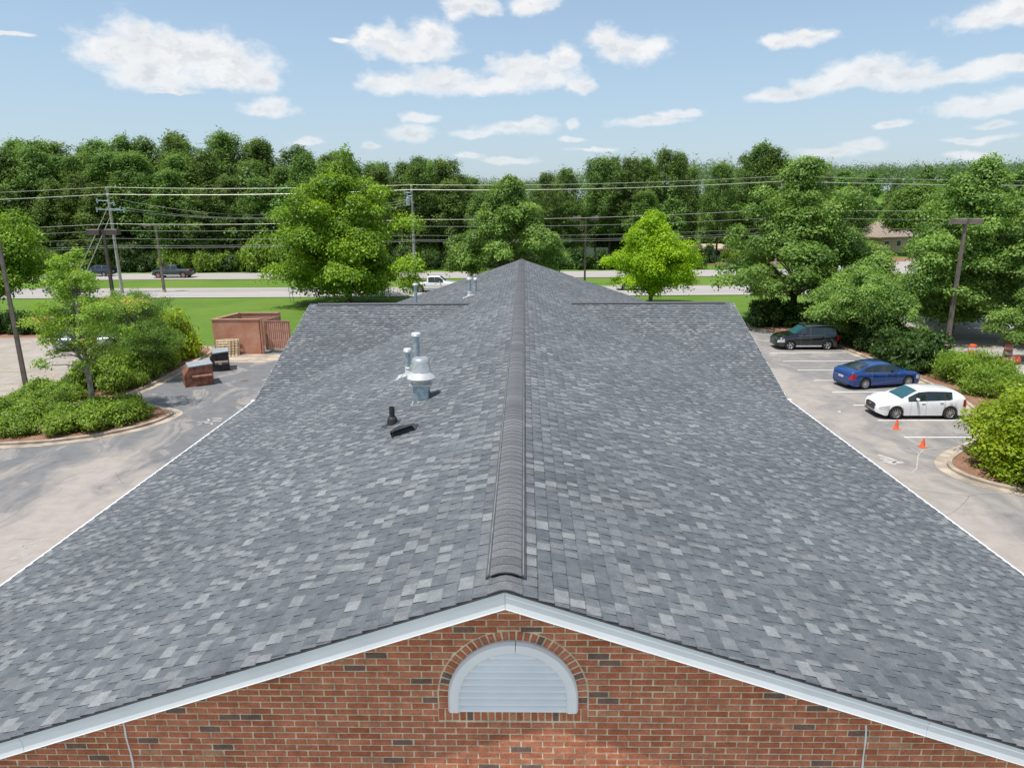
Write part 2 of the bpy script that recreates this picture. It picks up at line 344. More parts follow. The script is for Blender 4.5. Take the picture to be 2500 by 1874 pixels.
def lot2fn(t, P, b):
    mid = t.noise(P, .5, 6, .65); st = t.noise(t.vmath('MULTIPLY', P, (.3, 1.6, 1)), .7, 5, .7, .8)
    c = t.mix(t.ramp(mid, .25, .75), (.29, .255, .215), (.37, .335, .295)); c = t.mix(t.math('MULTIPLY', t.ramp(st, .45, .7), .6), c, (.235, .21, .185))
    vo = t.new('ShaderNodeTexVoronoi', feature='DISTANCE_TO_EDGE'); vo.inputs['Scale'].default_value = .3; t.link(t.vmath('ADD', P, t.vmath('MULTIPLY', t.vmath('SUBTRACT', (0, 0, 0), (0, 0, 0)), (1, 1, 1))), vo.inputs['Vector'])
    c = t.mix(t.ramp(vo.outputs['Distance'], 0, .015, .35, 0), c, (.12, .11, .10)); t.link(c, b.inputs['Base Color'])
M['lot2'] = mat('old_tan_asphalt', rough=.92, fn=lot2fn, spec=.2)
def roadfn(t, P, b):
    st = t.noise(t.vmath('MULTIPLY', P, (.02, 1.1, 1)), 1.0, 4, .5); f = t.noise(P, 5, 5, .7)
    c = t.mix(t.ramp(st, .35, .65), (.31, .285, .27), (.385, .36, .34)); c = t.mix(t.math('MULTIPLY', t.ramp(f, .4, .8), .3), c, (.25, .23, .22)); t.link(c, b.inputs['Base Color'])
M['road'] = mat('bleached_road', rough=.9, fn=roadfn, spec=.25)
def paintfn(col, worn):
    def fn(t, P, b):
        f = t.noise(P, 5, 6, .7); t.link(t.mix(t.math('MULTIPLY', t.ramp(f, worn, worn+.2), .65), col, (.25, .235, .22)), b.inputs['Base Color'])
    return fn
M['lane'] = mat('white_road_paint', rough=.7, fn=paintfn((.66, .65, .62), .52)); M['worn'] = mat('worn_white_paint', rough=.8, fn=paintfn((.47, .45, .42), .4))
M['yellow'] = mat('yellow_road_paint', rough=.7, fn=paintfn((.55, .34, .06), .5)); M['yellowfaint'] = mat('faded_yellow_paint', rough=.8, fn=paintfn((.46, .31, .13), .4))

def arc(cx, cy, r, a0, a1, n=10, ry=None): return [(cx+r*math.cos(R(a0+(a1-a0)*i/n)), cy+(ry or r)*math.sin(R(a0+(a1-a0)*i/n))) for i in range(n+1)]
# terrain: flat near, rising gently to a wooded rise far away
def terr(x, y):
    d = max(0, y-150-abs(min(0, x))*.1); return min(17, d*.055)*(1/(1+math.exp(-(x+10)/60)))-.06
xs = np.concatenate([np.arange(-900, -120, 60), np.arange(-120, 260, 10), np.arange(260, 1300, 80)]); ys = np.concatenate([[-400, -120, -30], np.arange(0, 300, 10), np.arange(300, 1500, 80)])
V = [(x, y, terr(x, y)) for y in ys for x in xs]; nx = len(xs)
F = [(j*nx+i, j*nx+i+1, (j+1)*nx+i+1, (j+1)*nx+i) for j in range(len(ys)-1) for i in range(nx-1)]
o = link('ground', npmesh('ground', V, F, M['grass'], True)); o['kind'] = 'structure'
sheet('parking_lot', [(-27.4, -60), (30, -60), (30, 24), (24, 24), (23.6, 55.5), (19.7, 56), (17.5, 57), (-16.5, 57), (-16.5, 52), (-27.4, 50)], 0, M['lot'])  # lengthened unseen behind the camera to bounce light onto the gable wall
sheet('left_parking_lot', [(-80, 20), (-27.4, 20), (-27.4, 50.0), (-29.5, 54.3), (-80, 54.3)], -.004, M['lot2'])
sheet('right_side_street', [(27.5, -20), (60, -20), (60, 60), (34, 64), (27.5, 64)], -.008, M['road'])
def strip(name, xs_, y0, y1, z, m, fy=lambda x: 0):
    xs_ = list(xs_); v = [(x, y0+fy(x), z) for x in xs_]+[(x, y1+fy(x), z) for x in xs_]; n = len(xs_)
    o = MB().add(v, [(i, i+1, n+i+1, n+i) for i in range(n-1)]).obj(name, m); o['kind'] = 'structure'
    if o.data.polygons[0].normal.z < 0: o.data.flip_normals()
    return o
X = range(-400, 401, 10)
bend = lambda x: .0009*max(0, x)**2
strip('near_road', X, 78.9, 88.4, .0, M['road'], lambda x: bend(x)*.3)
strip('far_road', X, 98.8, 108.4, .0, M['road'], bend)
for nm, y0, f in (('near_road_line', 83.6, lambda x: bend(x)*.3), ('far_road_line', 103.4, bend)):
    b = MB()
    for x in range(-200, 200, 12): b.add([(x, y0+f(x)-.08, .006), (x+3.2, y0+f(x)-.08, .006), (x+3.2, y0+f(x)+.08, .006), (x, y0+f(x)+.08, .006)], [(0, 1, 2, 3)])
    b.obj(nm, M['lane'])['kind'] = 'structure'
for y0, f, m in ((79.3, lambda x: bend(x)*.3, 'lane'), (88.0, lambda x: bend(x)*.3, 'yellowfaint'), (99.2, bend, 'yellowfaint'), (108.0, bend, 'lane')):
    strip('edge_line', X, y0-.07, y0+.07, .006, M[m], f)
sheet('driveway', [(56, 109.5), (66, 111), (74, 122), (120, 128), (120, 134), (72, 128), (60, 118)], .003, M['road'])
sheet('red_soil_bank', [(52, 112), (61, 121), (68, 131), (120, 139), (120, 134.5), (73, 128.4), (62, 119)], .001, M['mulch'])
sheet('mulch_bed', [(27, 119), (44, 119.5), (46, 127), (27, 126)], .004, M['mulch'])
sheet('mulch_bed', [(-80, 54.3), (-30, 54.3), (-28, 58), (-80, 58)], .0, M['mulch'])
# stall lines and other paint
def quad(name, x0, x1, y, w, m, z=.005): return sheet(name, [(x0, y-w/2), (x1, y-w/2), (x1, y+w/2), (x0, y+w/2)], z, m)
for i, y in enumerate((47.55, 44.95, 42.4, 39.8, 37.2, 34.62, 32.03, 29.55)):
    quad('stall_line', 17.3-.03*i, 22.6-(.9 if i > 5 else 0)-(1.5 if i == 7 else 0), y, .11, M['lane'])
sheet('stall_line', [(15.6, 54.3), (19.2, 51.2), (19.35, 51.3), (15.8, 54.4)], .005, M['worn'])
quad('stall_line', 18.7, 20.2, 28.3, .2, M['worn'])
def strokes(name, pts, w, m, z=.006):
    b = MB()
    for (a, c) in pts:
        d = Vector((c[0]-a[0], c[1]-a[1])).normalized()*w/2; n_ = (-d.y, d.x)
        b.add([(a[0]+n_[0], a[1]+n_[1], z), (a[0]-n_[0], a[1]-n_[1], z), (c[0]-n_[0], c[1]-n_[1], z), (c[0]+n_[0], c[1]+n_[1], z)], [(0, 1, 2, 3)])
    o = b.obj(name, m); o['kind'] = 'structure'; return o
strokes('worn_arrow', [((14.85, 27.35), (15.25, 26.65)), ((14.75, 26.95), (15.1, 26.45)), ((15.0, 26.4), (15.45, 26.5)), ((14.7, 26.6), (15.0, 26.2))], .2, M['worn'])
strokes('worn_arrow', [((-15.6, 31.5), (-14.8, 32.5)), ((-15.5, 32.4), (-14.9, 31.5)), ((-15.8, 31.9), (-14.7, 32.1)), ((-15.3, 32.5), (-14.9, 32.55)), ((-15.5, 31.7), (-15.0, 31.8))], .09, M['worn'])
strokes('worn_arrow', [((-15.5, 19.2), (-15.1, 19.75)), ((-15.4, 19.05), (-15.05, 19.35)), ((-15.45, 19.3), (-15.1, 19.1)), ((-15.25, 18.45), (-15.1, 18.8)), ((-15.2, 18.4), (-14.9, 18.85)), ((-15.15, 17.9), (-14.7, 18.5))], .045, M['worn'])
sheet('concrete_patch', [(-22.1, 45.2), (-17.2, 44.9), (-16.2, 46), (-15.9, 47.6), (-22.2, 47.7)], .003, M['curb'])
tr = [(18.0+1.6*math.sin(k*.25), 22.6+k*.45-.02*k*k) for k in range(9)]
strokes('tyre_scuff', [((16.64, 27.5), (17.0, 27.9)), ((17.0, 27.9), (17.5, 28.1)), ((17.5, 28.1), (18.2, 28.25)), ((18.2, 28.25), (19.0, 28.3)), ((16.65, 27.5), (16.35, 27.1)), ((16.35, 27.1), (16.1, 26.65)), ((16.1, 26.65), (15.6, 25.8)), ((15.6, 25.8), (15.15, 25.35)), ((16.64, 28.15), (16.65, 27.5)), ((16.3, 28.0), (16.64, 27.5))], .04, M['patch'], .004)
yc = arc(-31.5, 40.9, 2.4, -75, 70, 12, 1.6)
strokes('yellow_line', [(yc[i], yc[i+1]) for i in range(12)]+[((-31, 39.3), (-34, 35.5)), ((-30.8, 42.5), (-40, 42.6))], .12, M['yellowfaint'])
strokes('yellow_line', [((-38, 53), (-41, 44)), ((-33.6, 53.5), (-34.5, 49.5)), ((-43, 53), (-50, 44))], .12, M['yellowfaint'])
strokes('yellow_line', [((28.2, 49.6), (60, 51.2))], .22, M['yellow'])

def island(name, pts, h=.13, w=.17, m2='mulch'):
    """raised kerb ring round a planted bed"""
    pts = [Vector((x, y)) for x, y in pts]; n = len(pts)
    area = sum(pts[i].x*pts[(i+1) % n].y-pts[(i+1) % n].x*pts[i].y for i in range(n))
    if area < 0: pts.reverse()
    inn = []
    for i in range(n):
        d = (pts[(i+1) % n]-pts[i-1]).normalized(); inn.append(pts[i]+Vector((-d.y, d.x))*w)
    out = []
    for i in range(n):
        d = (pts[(i+1) % n]-pts[i-1]).normalized(); out.append(pts[i]-Vector((-d.y, d.x))*.42)
    g = MB().add([(p.x, p.y, .012) for p in pts]+[(p.x, p.y, .008) for p in out], [(i, (i+1) % n, n+(i+1) % n, n+i) for i in range(n)]).obj(name+'_gutter', M['curb']); g['kind'] = 'structure'
    if g.data.polygons[0].normal.z < 0: g.data.flip_normals()
    v = []
    for z, ring in ((0-.02, pts), (h-.02, pts), (h, [p.lerp(q, .2) for p, q in zip(pts, inn)]), (h, inn), (h-.06, inn)): v += [(p.x, p.y, z) for p in ring]
    b = MB().add(v, [(k*n+i, k*n+(i+1) % n, (k+1)*n+(i+1) % n, (k+1)*n+i) for k in range(4) for i in range(n)])
    k = b.obj(name+'_kerb', M['curb']); k['kind'] = 'structure'
    sheet(name, [(p.x, p.y) for p in inn], h-.03, M[m2])
def smooth(pts, n=4):
    out = []; L = len(pts)
    for i in range(L):
        p0, p1, p2, p3 = [Vector(pts[(i+j) % L]) for j in (-1, 0, 1, 2)]
        for k in range(n):
            t = k/n; out.append(tuple(.5*((2*p1)+(-p0+p2)*t+(2*p0-5*p1+4*p2-p3)*t*t+(-p0+3*p1-3*p2+p3)*t**3)))
    return out
island('planted_island', smooth([(-17.9, 33.6), (-17.6, 32.6), (-18.1, 31.1), (-19.6, 29.6), (-22.3, 28.6), (-27, 28.3), (-31, 28.2), (-31.5, 30), (-29.5, 33), (-27.4, 37), (-27.3, 42), (-27.4, 47.5), (-25.5, 50.5), (-23, 49.5), (-22.1, 47.5), (-21.9, 43), (-21.7, 39.2), (-21.8, 36.2), (-20.2, 34.8)]))
island('planted_verge', smooth([(20.0, 55.6), (22.4, 52.5), (23.0, 47), (23.3, 42), (23.2, 36.5), (22.4, 32.8), (20.6, 29.4), (18.2, 27.5), (17.0, 26.2), (16.9, 24.9), (17.8, 23.7), (20, 22.8), (24, 22.0), (27.2, 22), (27.4, 32), (27.4, 45), (27.3, 58), (25, 62), (20.5, 62), (19.2, 58)]))

# ------------------------------------------------------------------ main building
HR, SL, XE, YN, YF, YW, YC = 7.068, .3372, 8.277, 5.18, 40.72, 27.017, 20.636
ZE = HR-SL*XE; HW = ZE+SL*(YW-YC); YWF = 2*YW-YC
AA = math.atan(SL); CA, SA = math.cos(AA), math.sin(AA)
bld = thing('building', (0, 23, 0), 'long single storey red brick building under a grey shingle gable roof with two side gables', 'building')
OFF = Vector((0, -23, 0))
def pbuild(b, name, m, parent=bld, smooth=False):
    o = b.obj(name, m, parent, smooth)
    if parent is bld: o.location = OFF
    return o
b = MB()
prof = [(0, HR), (-XE, ZE), (-XE, ZE-.16), (0, HR-.17), (XE, ZE-.16), (XE, ZE)]
b.prism(prof, YN+.03, YF, 'y')
for sgn in (-1, 1):
    b.prism([(YW, HW-.002), (YC, ZE-.002), (YC, ZE-.16), (YW, HW-.17), (YWF, ZE-.16), (YWF, ZE-.002)], .5*sgn, (XE+.004)*sgn, 'x')
roof = pbuild(b, 'roof', M['blackmetal'])
# walls
def brickwallfn(t, P, b):
    g = t.new('ShaderNodeNewGeometry'); sx = t.new('ShaderNodeSeparateXYZ'); t.link(P, sx.inputs[0])
    cb = t.new('ShaderNodeCombineXYZ'); t.link(t.math('ADD', sx.outputs[0], sx.outputs[1]), cb.inputs[0]); t.link(sx.outputs[2], cb.inputs[1])
    br = t.new('ShaderNodeTexBrick'); t.link(cb.outputs[0], br.inputs[0]); br.inputs['Scale'].default_value = 1
    br.inputs['Brick Width'].default_value = .2032; br.inputs['Row Height'].default_value = .0677; br.inputs['Mortar Size'].default_value = .009
    br.inputs['Color1'].default_value = (.52, .22, .135, 1); br.inputs['Color2'].default_value = (.42, .165, .10, 1); br.inputs['Mortar'].default_value = (.62, .50, .38, 1)
    t.link(t.mix(t.ramp(t.noise(P, 1.2, 4), .35, .7), br.outputs[0], (.46, .19, .12)), b.inputs['Base Color'])
M['brickfar'] = mat('brick_wall', rough=.9, fn=brickwallfn)
b = MB()
for sgn in (-1, 1):
    b.box((sgn*7.9, 23, 2.05), (.2, 35.2, 4.1)); b.prism([(YC+.1, 0), (YC+.1, ZE-.1), (YW, HW-.15), (YWF-.1, ZE-.1), (YWF-.1, 0)], sgn*8.01, sgn*8.1, 'x')
b.prism([(-7.9, 0), (-7.9, ZE-.05), (0, HR-.12), (7.9, ZE-.05), (7.9, 0)], YF-.35, YF-.15, 'y')
pbuild(b, 'wall', M['brickfar'])
YWALL = 5.47
VX, VZ, VS = .055, 5.65, 5.78       # louver centre, sill height, springing height
b = MB(); b.prism([(-7.98, 0), (-7.98, ZE-.1), (0, HR-.14), (7.98, ZE-.1), (7.98, 0)], YWALL+.005, YWALL+.28, 'y')
gw = pbuild(b, 'gable_wall', M['mortar'])
bricks = []   # (x0,x1,z0,z1,tint) or general quads
def btint():
    r = random.random()
    return random.uniform(0, .1) if r < .055 else min(1, max(.19, random.gauss(.48, .16)))
CH, BL = .0677, .2032
z = .02; row = 0
zs0 = VZ-.14
nrow = int((HR)/CH)
for row in range(nrow):
    z0 = VZ-.14-CH*int((VZ-.14)/CH)+row*CH; z1 = z0+CH-.0155; zm = (z0+z1)/2
    if z1 > HR-.15: break
    xmax = min(7.98, (HR-.10-z0)/SL); off = (row % 2)*BL/2+.03
    # keep-out round the louver
    def kof(z): return .703 if z < VS else (math.sqrt(.703**2-(z-VS)**2) if z-VS < .703 else 0)
    ko = -1 if (zm < VZ-.14 or z0-VS > .70) else 1; k0, k1 = kof(z0), kof(z1)
    k = -45
    for k in range(-42, 43):
        x0 = k*BL+off+random.uniform(-.002, .002); x1 = x0+BL-.0145+random.uniform(-.002, .002)
        if x1 < -xmax or x0 > xmax: continue
        x0 = max(x0, -xmax); x1 = min(x1, xmax); segs = [(x0, x1)]
        if ko > 0:
            q = None
            l0, l1, r0, r1 = VX-k0, VX-k1, VX+k0, VX+k1; tt = btint()
            if k1 == 0 and abs((x0+x1)/2-VX) < .3:
                zz_ = VS+math.sqrt(max(0, .703**2-((x0+x1)/2-VX)**2))+.004
                if z1-zz_ > .012: q = [(x0, max(z0, zz_)), (x1, max(z0, zz_)), (x1, z1), (x0, z1)]
            elif x1 <= l0 or x0 >= r0: q = [(x0, z0), (x1, z0), (x1, z1), (x0, z1)]
            elif x0 < l0 and (x0+x1)/2 < VX: q = [(x0, z0), (l0, z0), (min(x1, max(l1, x0+.01)), z1), (x0, z1)]
            elif x1 > r0 and (x0+x1)/2 > VX: q = [(r0, z0), (x1, z0), (x1, z1), (max(x0, min(r1, x1-.01)), z1)]
            elif x0 < l1 and x1 < VX: q = [(l1-.02, z1-.02), (l1-.012, z1-.02), (l1, z1), (x0, z1)] if l1-x0 > .05 else None
            elif x1 > r1 and x0 > VX: q = [(r1+.012, z1-.02), (r1+.02, z1-.02), (x1, z1), (r1, z1)] if x1-r1 > .05 else None
            if q and (q[1][0]-q[0][0]) > .006: bricks.append((q, tt))
            continue
        for a, c in segs:
            if c-a > .025: bricks.append(([(a, z0), (c, z0), (c, z1), (a, z1)], btint()))
for k in range(21):   # soldier sill under the louver
    x = VX-.695+k*.0667; bricks.append(([(x, VZ-.130), (x+.052, VZ-.130), (x+.052, VZ-.008), (x, VZ-.008)], btint()))
for sgn in (-1, 1):   # jambs
    for k in range(2):
        z0 = VZ+.002+k*.065; a, c = sorted((VX+sgn*.605, VX+sgn*.687)); bricks.append(([(a, z0), (c, z0), (c, z0+.055), (a, z0+.055)], btint()))
NA = 31
for k in range(NA):
    a0 = math.pi*(k+.13)/NA; a1 = math.pi*(k+.87)/NA; p = [(VX+r*math.cos(a), VS+r*math.sin(a)) for r, a in ((.605, a0), (.687, a0), (.687, a1), (.605, a1))]
    bricks.append((p, btint()))
def projpx(P):
    d = np.asarray(P)-CAM; z = d@CF; z = np.where(z < .3, .3, z)
    return np.stack([512+FOC*1024*(d@CR)/z, 383.5-FOC*1024*(d@CU)/z], -1)
def brickverts(p):
    j = [random.uniform(-.0015, .0015) for _ in range(4)]; yf = YWALL+random.uniform(-.002, .0015)
    c = (sum(q[0] for q in p)/4, sum(q[1] for q in p)/4); vs = []
    for (x, z_), jj in zip(p, j): vs.append((x+jj, YWALL+.02, z_-jj))
    for (x, z_), jj in zip(p, j): vs.append((x+jj, yf+.002, z_-jj))
    for (x, z_), jj in zip(p, j):
        d = Vector((c[0]-x, c[1]-z_)).normalized()*.003; vs.append((x+jj+d.x, yf, z_-jj+d.y))
    return vs
BF = [(0, 1, 5, 4), (1, 2, 6, 5), (2, 3, 7, 6), (3, 0, 4, 7), (4, 5, 9, 8), (5, 6, 10, 9), (6, 7, 11, 10), (7, 4, 8, 11), (8, 9, 10, 11)]
BV = np.array([brickverts(p) for p, _ in bricks]); BT = np.array([q for _, q in bricks])
pp = projpx(BV[:, 8:12]); ctr = pp.mean(1)
inview = (ctr[:, 0] > 0) & (ctr[:, 0] < 1024) & (ctr[:, 1] < 767) & (ctr[:, 1] > 560)
roofz = np.array([HR-.17-SL*abs(v[8:12, 0]).max() for v in BV]); inview &= BV[:, 8:12, 2].max(1) < roofz+.02
# nearest to the louver first, those show largest
order = np.argsort(np.where(inview, np.hypot(BV[:, 8, 0]-VX, (BV[:, 8, 2]-5.6)*2.5), 1e6)); sel = set(order[:290].tolist())
bf = np.array(BF)
for i in sorted(sel):
    me = npmesh('brick', BV[i], bf, M['brick'], tint=np.full(9, BT[i])); link('brick', me, gw)
rest = np.array([i for i in range(len(BV)) if i not in sel])
me = npmesh('bricks', BV[rest].reshape(-1, 3), (bf[None]+np.arange(len(rest))[:, None, None]*12).reshape(-1, 4), M['brick'], tint=np.repeat(BT[rest], 9))
link('bricks', me, gw)['kind'] = 'stuff'
# expansion joints with dribbled white sealant
for x0 in (-3.63, 3.34):
    b = MB(); pts = []
    for k in range(60): pts.append((x0+random.uniform(-.006, .006)+(.01*math.sin(k*.5)), YWALL-.004, .1+k*(5.5+.0)/60))
    b.tube(pts, [random.uniform(.006, .011) for _ in pts], 6); pbuild(b, 'sealant_joint', M['white'])
# louver
lv = pbuild(MB().prism([(VX-.5, VZ), (VX+.5, VZ)]+[(VX+.5*math.cos(math.pi*k/24), VS+.5*math.sin(math.pi*k/24)) for k in range(25)], YWALL+.002, YWALL+.012, 'y'), 'louver', M['trim2'])
def frame_half(a0, a1, n=16):
    b = MB(); prof = [(.495, .0), (.495, -.045), (.512, -.060), (.585, -.056), (.602, -.025), (.602, .012)]; v = []
    path = [a0+(a1-a0)*k/n for k in range(n+1)]; rings = []
    if a0 == 0: rings.append([(VX+r, YWALL+y, VZ) for r, y in prof])
    for a in path: rings.append([(VX+r*math.cos(a), YWALL+y, VS+r*math.sin(a)) for r, y in prof])
    if abs(a1-math.pi) < 1e-6: rings.append([(VX-r, YWALL+y, VZ) for r, y in prof])
    for rg in rings: v += rg
    m = len(prof)
    b.add(v, [(i*m+k, i*m+k+1, (i+1)*m+k+1, (i+1)*m+k) for i in range(len(rings)-1) for k in range(m-1)]+[tuple(range(m)), tuple((len(rings)-1)*m+k for k in range(m))])
    return b
frame_half(0, 1.52).obj('frame', M['trim'], lv); frame_half(1.53, math.pi).obj('frame', M['trim'], lv)
b = MB(); b.box((VX, YWALL-.025, VS+.548), (.03, .03, .09)); b.obj('keystone', M['trim'], lv)
for k in range(10):
    z0 = VZ+.002+k*.0705; z1 = z0+.076; hz = z0+.014-VS; hw = .497 if hz <= 0 else math.sqrt(max(0.0004, .497**2-hz*hz))
    b = MB(); v = []
    for x in (VX-hw, VX+hw): v += [(x, YWALL-.040, z0-.004), (x, YWALL-.042, z0+.016), (x, YWALL+.004, z1), (x, YWALL-.004, z0)]
    b.add(v, [(0, 1, 5, 4), (1, 2, 6, 5), (2, 3, 7, 6), (3, 0, 4, 7), (0, 3, 2, 1), (4, 5, 6, 7)]); b.obj('slat', M['trim'], lv)
# rake fascia boards, drip edge, gutters
for sgn, nm in ((-1, 'fascia'), (1, 'fascia')):
    for kk, (x0, x1) in enumerate([(0, 3.7), (3.7, XE)] if sgn > 0 else [(0, 4.4), (4.4, XE)]):
        jt = .0015 if kk == 0 else 0
        def bd(top, bot, y0, y1, name, m):
            b = MB(); xa, xb = sgn*(x0+.0015), sgn*(x1-jt)
            b.prism([(xa, HR-SL*abs(xa)-top), (xb, HR-SL*abs(xb)-top), (xb, HR-SL*abs(xb)-bot), (xa, HR-SL*abs(xa)-bot)], y0, y1, 'y'); return pbuild(b, name, m)
        f = bd(.03, .182, YN-.002-.001*kk, YN+.028, 'fascia', M['trim'])
        bd(.016, .062, YN-.016-.001*kk, YN-.003-.001*kk, 'shadow_board', M['trim2'])
        bd(.182, .188, YN-.005, YN+.25, 'soffit', M['white'])
    b = MB(); b.prism([(0, HR-.002), (sgn*XE, ZE-.002), (sgn*XE, ZE-.010), (0, HR-.010)], YN-.026, YN+.05, 'y'); pbuild(b, 'drip_edge', M['blackmetal'])
    b = MB(); b.box((sgn*(XE+.045), (YN+YC)/2, ZE-.055), (.07, YC-YN, .09)); b.cur = 0; g = pbuild(b, 'gutter', M['white'])
    b = MB(); b.box((sgn*(XE+.045), (YWF+YF)/2, ZE-.055), (.07, YF-YWF, .09)); pbuild(b, 'gutter', M['white'])
    b = MB(); b.box((sgn*(XE+.05), YC+.06, ZE-.035), (.14, .1, .1)); b.box((sgn*(XE-.16), YC-.05, ZE-2.1), (.08, .07, 4.0)); pbuild(b, 'downspout', M['white'])
# shingles
def field(O, eu, ev, nn, u0, u1, nc, keep, seed, off=0):
    rg = np.random.default_rng(seed); O, eu, ev, nn = map(np.array, (O, eu, ev, nn)); allV = []; allT = []
    EXP = .1435
    for i in range(nc):
        v0 = i*EXP-.004; v1 = (i+1)*EXP
        n = int((u1-u0)/.10)+12; w = rg.uniform(.075, .21, n); w[1::2] = rg.uniform(.05, .16, len(w[1::2]))
        u = u0-rg.uniform(0, .3)+np.concatenate([[0], np.cumsum(w)]); a = np.clip(u[:-1], u0, u1); c = np.clip(u[1:], u0, u1)
        ok = (c-a) > .01; tooth = (np.arange(n) % 2 == 0); a, c, tooth = a[ok], c[ok], tooth[ok]
        # a blend that wanders along the course, sorted as strips about a metre long
        t = np.clip(rg.beta(1.25, 1.5, len(a)), 0, 1)*.97+.03
        t = np.where(tooth, t, t*.5)+rg.uniform(-.05, .05, len(a))
        hl = np.where(tooth, .016, .008)+rg.uniform(0, .002, len(a)); slop = rg.uniform(-.0025, .0025, len(a))
        P = np.empty((len(a), 12, 3))
        for k, (uu, vv, hh) in enumerate(((a, v0+0*a, .0005+0*a), (c, v0+0*a, .0005+0*a), (c, v1+slop, hl), (a, v1+slop, hl), (a, v0+0*a, -.01+0*a), (c, v0+0*a, -.01+0*a), (c, v1+slop, -.004+0*a), (a, v1+slop, -.004+0*a))):
            P[:, k] = O+uu[:, None]*eu+vv[:, None]*ev+hh[:, None]*nn
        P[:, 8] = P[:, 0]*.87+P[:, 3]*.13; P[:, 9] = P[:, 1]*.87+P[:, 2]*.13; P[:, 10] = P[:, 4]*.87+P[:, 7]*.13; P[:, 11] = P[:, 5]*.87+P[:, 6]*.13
        kp = keep(P); allV.append(P[kp]); allT.append(np.clip(t, 0, 1)[kp])
    return np.concatenate(allV), np.concatenate(allT)
NC = int(round(XE/CA/.1435))
def wingz(x, y): return HW-SL*np.abs(y-YW)
def keepmain(P):
    x, y = P[:, :4, 0], P[:, :4, 1]; zm = HR-SL*np.abs(x); zw = np.where((y > YC) & (y < YWF), wingz(x, y), -9)
    return (zm > zw-.02).any(1)
def keepwing(P):
    x, y = P[:, :4, 0], P[:, :4, 1]; return (wingz(x, y) > HR-SL*np.abs(x)-.02).any(1)
SH = []
for sgn in (-1, 1):
    SH.append(field((0, 0, HR+.001), (0, 1, 0), (sgn*CA, 0, -SA), (sgn*SA, 0, CA), YN-.012, YF, NC, keepmain, 10+sgn))
    for s2 in (-1, 1):
        u0, u1 = (1.0, XE+.01) if sgn > 0 else (-XE-.01, -1.0)
        SH.append(field((0, YW, HW+.001), (1, 0, 0), (0, s2*CA, -SA), (0, s2*SA, CA), u0, u1, int(round((YW-YC)/CA/.1435)), keepwing, 20+sgn*3+s2))
SV = np.concatenate([a for a, _ in SH]); ST = np.concatenate([a for _, a in SH])
pp = projpx(SV[:, :4]); inn = ((pp[..., 0] > 0) & (pp[..., 0] < 1024) & (pp[..., 1] > 0) & (pp[..., 1] < 767)).all(1) & ((SV[:, :4]-CAM)@CF > 1).all(1)
x_, y_ = pp[..., 0], pp[..., 1]
area = .5*np.abs((x_[:, 2]-x_[:, 0])*(y_[:, 3]-y_[:, 1])-(x_[:, 3]-x_[:, 1])*(y_[:, 2]-y_[:, 0])); area = np.where(inn & (np.abs(SV[:, :4, 0]).min(1) > .2), area, 0)
sel = np.argsort(-area)[:290]; selset = set(sel.tolist())
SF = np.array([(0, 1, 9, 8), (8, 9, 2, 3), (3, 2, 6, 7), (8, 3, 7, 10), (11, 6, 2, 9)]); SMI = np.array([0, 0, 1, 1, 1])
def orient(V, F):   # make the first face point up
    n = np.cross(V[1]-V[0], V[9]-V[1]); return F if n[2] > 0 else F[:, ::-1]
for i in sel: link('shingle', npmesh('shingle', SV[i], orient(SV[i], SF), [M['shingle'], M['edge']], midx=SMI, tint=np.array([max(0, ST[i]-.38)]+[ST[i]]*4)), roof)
rest = np.array([i for i in range(len(SV)) if i not in selset]); Vr = SV[rest]
nz = np.cross(Vr[:, 1]-Vr[:, 0], Vr[:, 9]-Vr[:, 1])[:, 2] > 0
Fr = np.where(nz[:, None, None], SF[None], SF[None, :, ::-1])+np.arange(len(rest))[:, None, None]*12
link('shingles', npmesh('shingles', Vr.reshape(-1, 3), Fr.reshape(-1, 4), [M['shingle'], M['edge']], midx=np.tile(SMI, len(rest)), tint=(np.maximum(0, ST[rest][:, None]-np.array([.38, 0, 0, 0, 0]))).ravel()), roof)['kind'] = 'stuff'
# ridge vent: channels, end filter, cap shingles
M['chan'] = mat('dark_grey_channel', (.075, .078, .083), .7)
M['lidgrey'] = mat('grey_channel_lip', (.22, .21, .21), .6)
rv = pbuild(MB().prism([(-.15, HR-.01), (-.1, HR+.012), (0, HR+.03), (.1, HR+.012), (.15, HR-.01), (.15, HR-.07), (-.15, HR-.07)], 5.43, YF-.1, 'y'), 'ridge_vent', M['dark'])
for sgn in (-1, 1):
    b = MB(); b.prism([(sgn*.138, HR-.062), (sgn*.138, HR-.006), (sgn*.150, HR-.004), (sgn*.156, HR-.014), (sgn*.176, HR-.024), (sgn*.18, HR-.08)], 5.42, YF-.1, 'y'); b.obj('channel', M['chan'], rv)
    b = MB(); b.prism([(sgn*.152, HR-.003), (sgn*.159, HR-.003), (sgn*.159, HR-.02), (sgn*.152, HR-.02)], 5.425, YF-.1, 'y'); b.obj('channel_lip', M['lidgrey'], rv)
capm = []
def capz(x): return HR+.034-.036*(abs(x)/.137)**2.2
for tnt in (.0, .25, .4, .5, .62, .8, 1.0):
    v = []; n = 10; xs_ = [-.137+.274*k/n for k in range(n+1)]
    for (y, up, dn) in ((0, .006, -.006), (.16, -.001, -.008)):
        for e in (up, dn): v += [(x, y, capz(x)+e) for x in xs_]
    w = n+1; F = [(k, k+1, 2*w+k+1, 2*w+k) for k in range(n)]+[(w+k, w+k+1, k+1, k) for k in range(n)]
    capm.append(npmesh('cap_shingle', v, F, M['cap'], True, tint=np.full(len(F), tnt))); capm[-1].set_sharp_from_angle(angle=R(40))
y = 5.40; k = 0; w7 = [1, 3, 4, 5, 4, 2, 1]
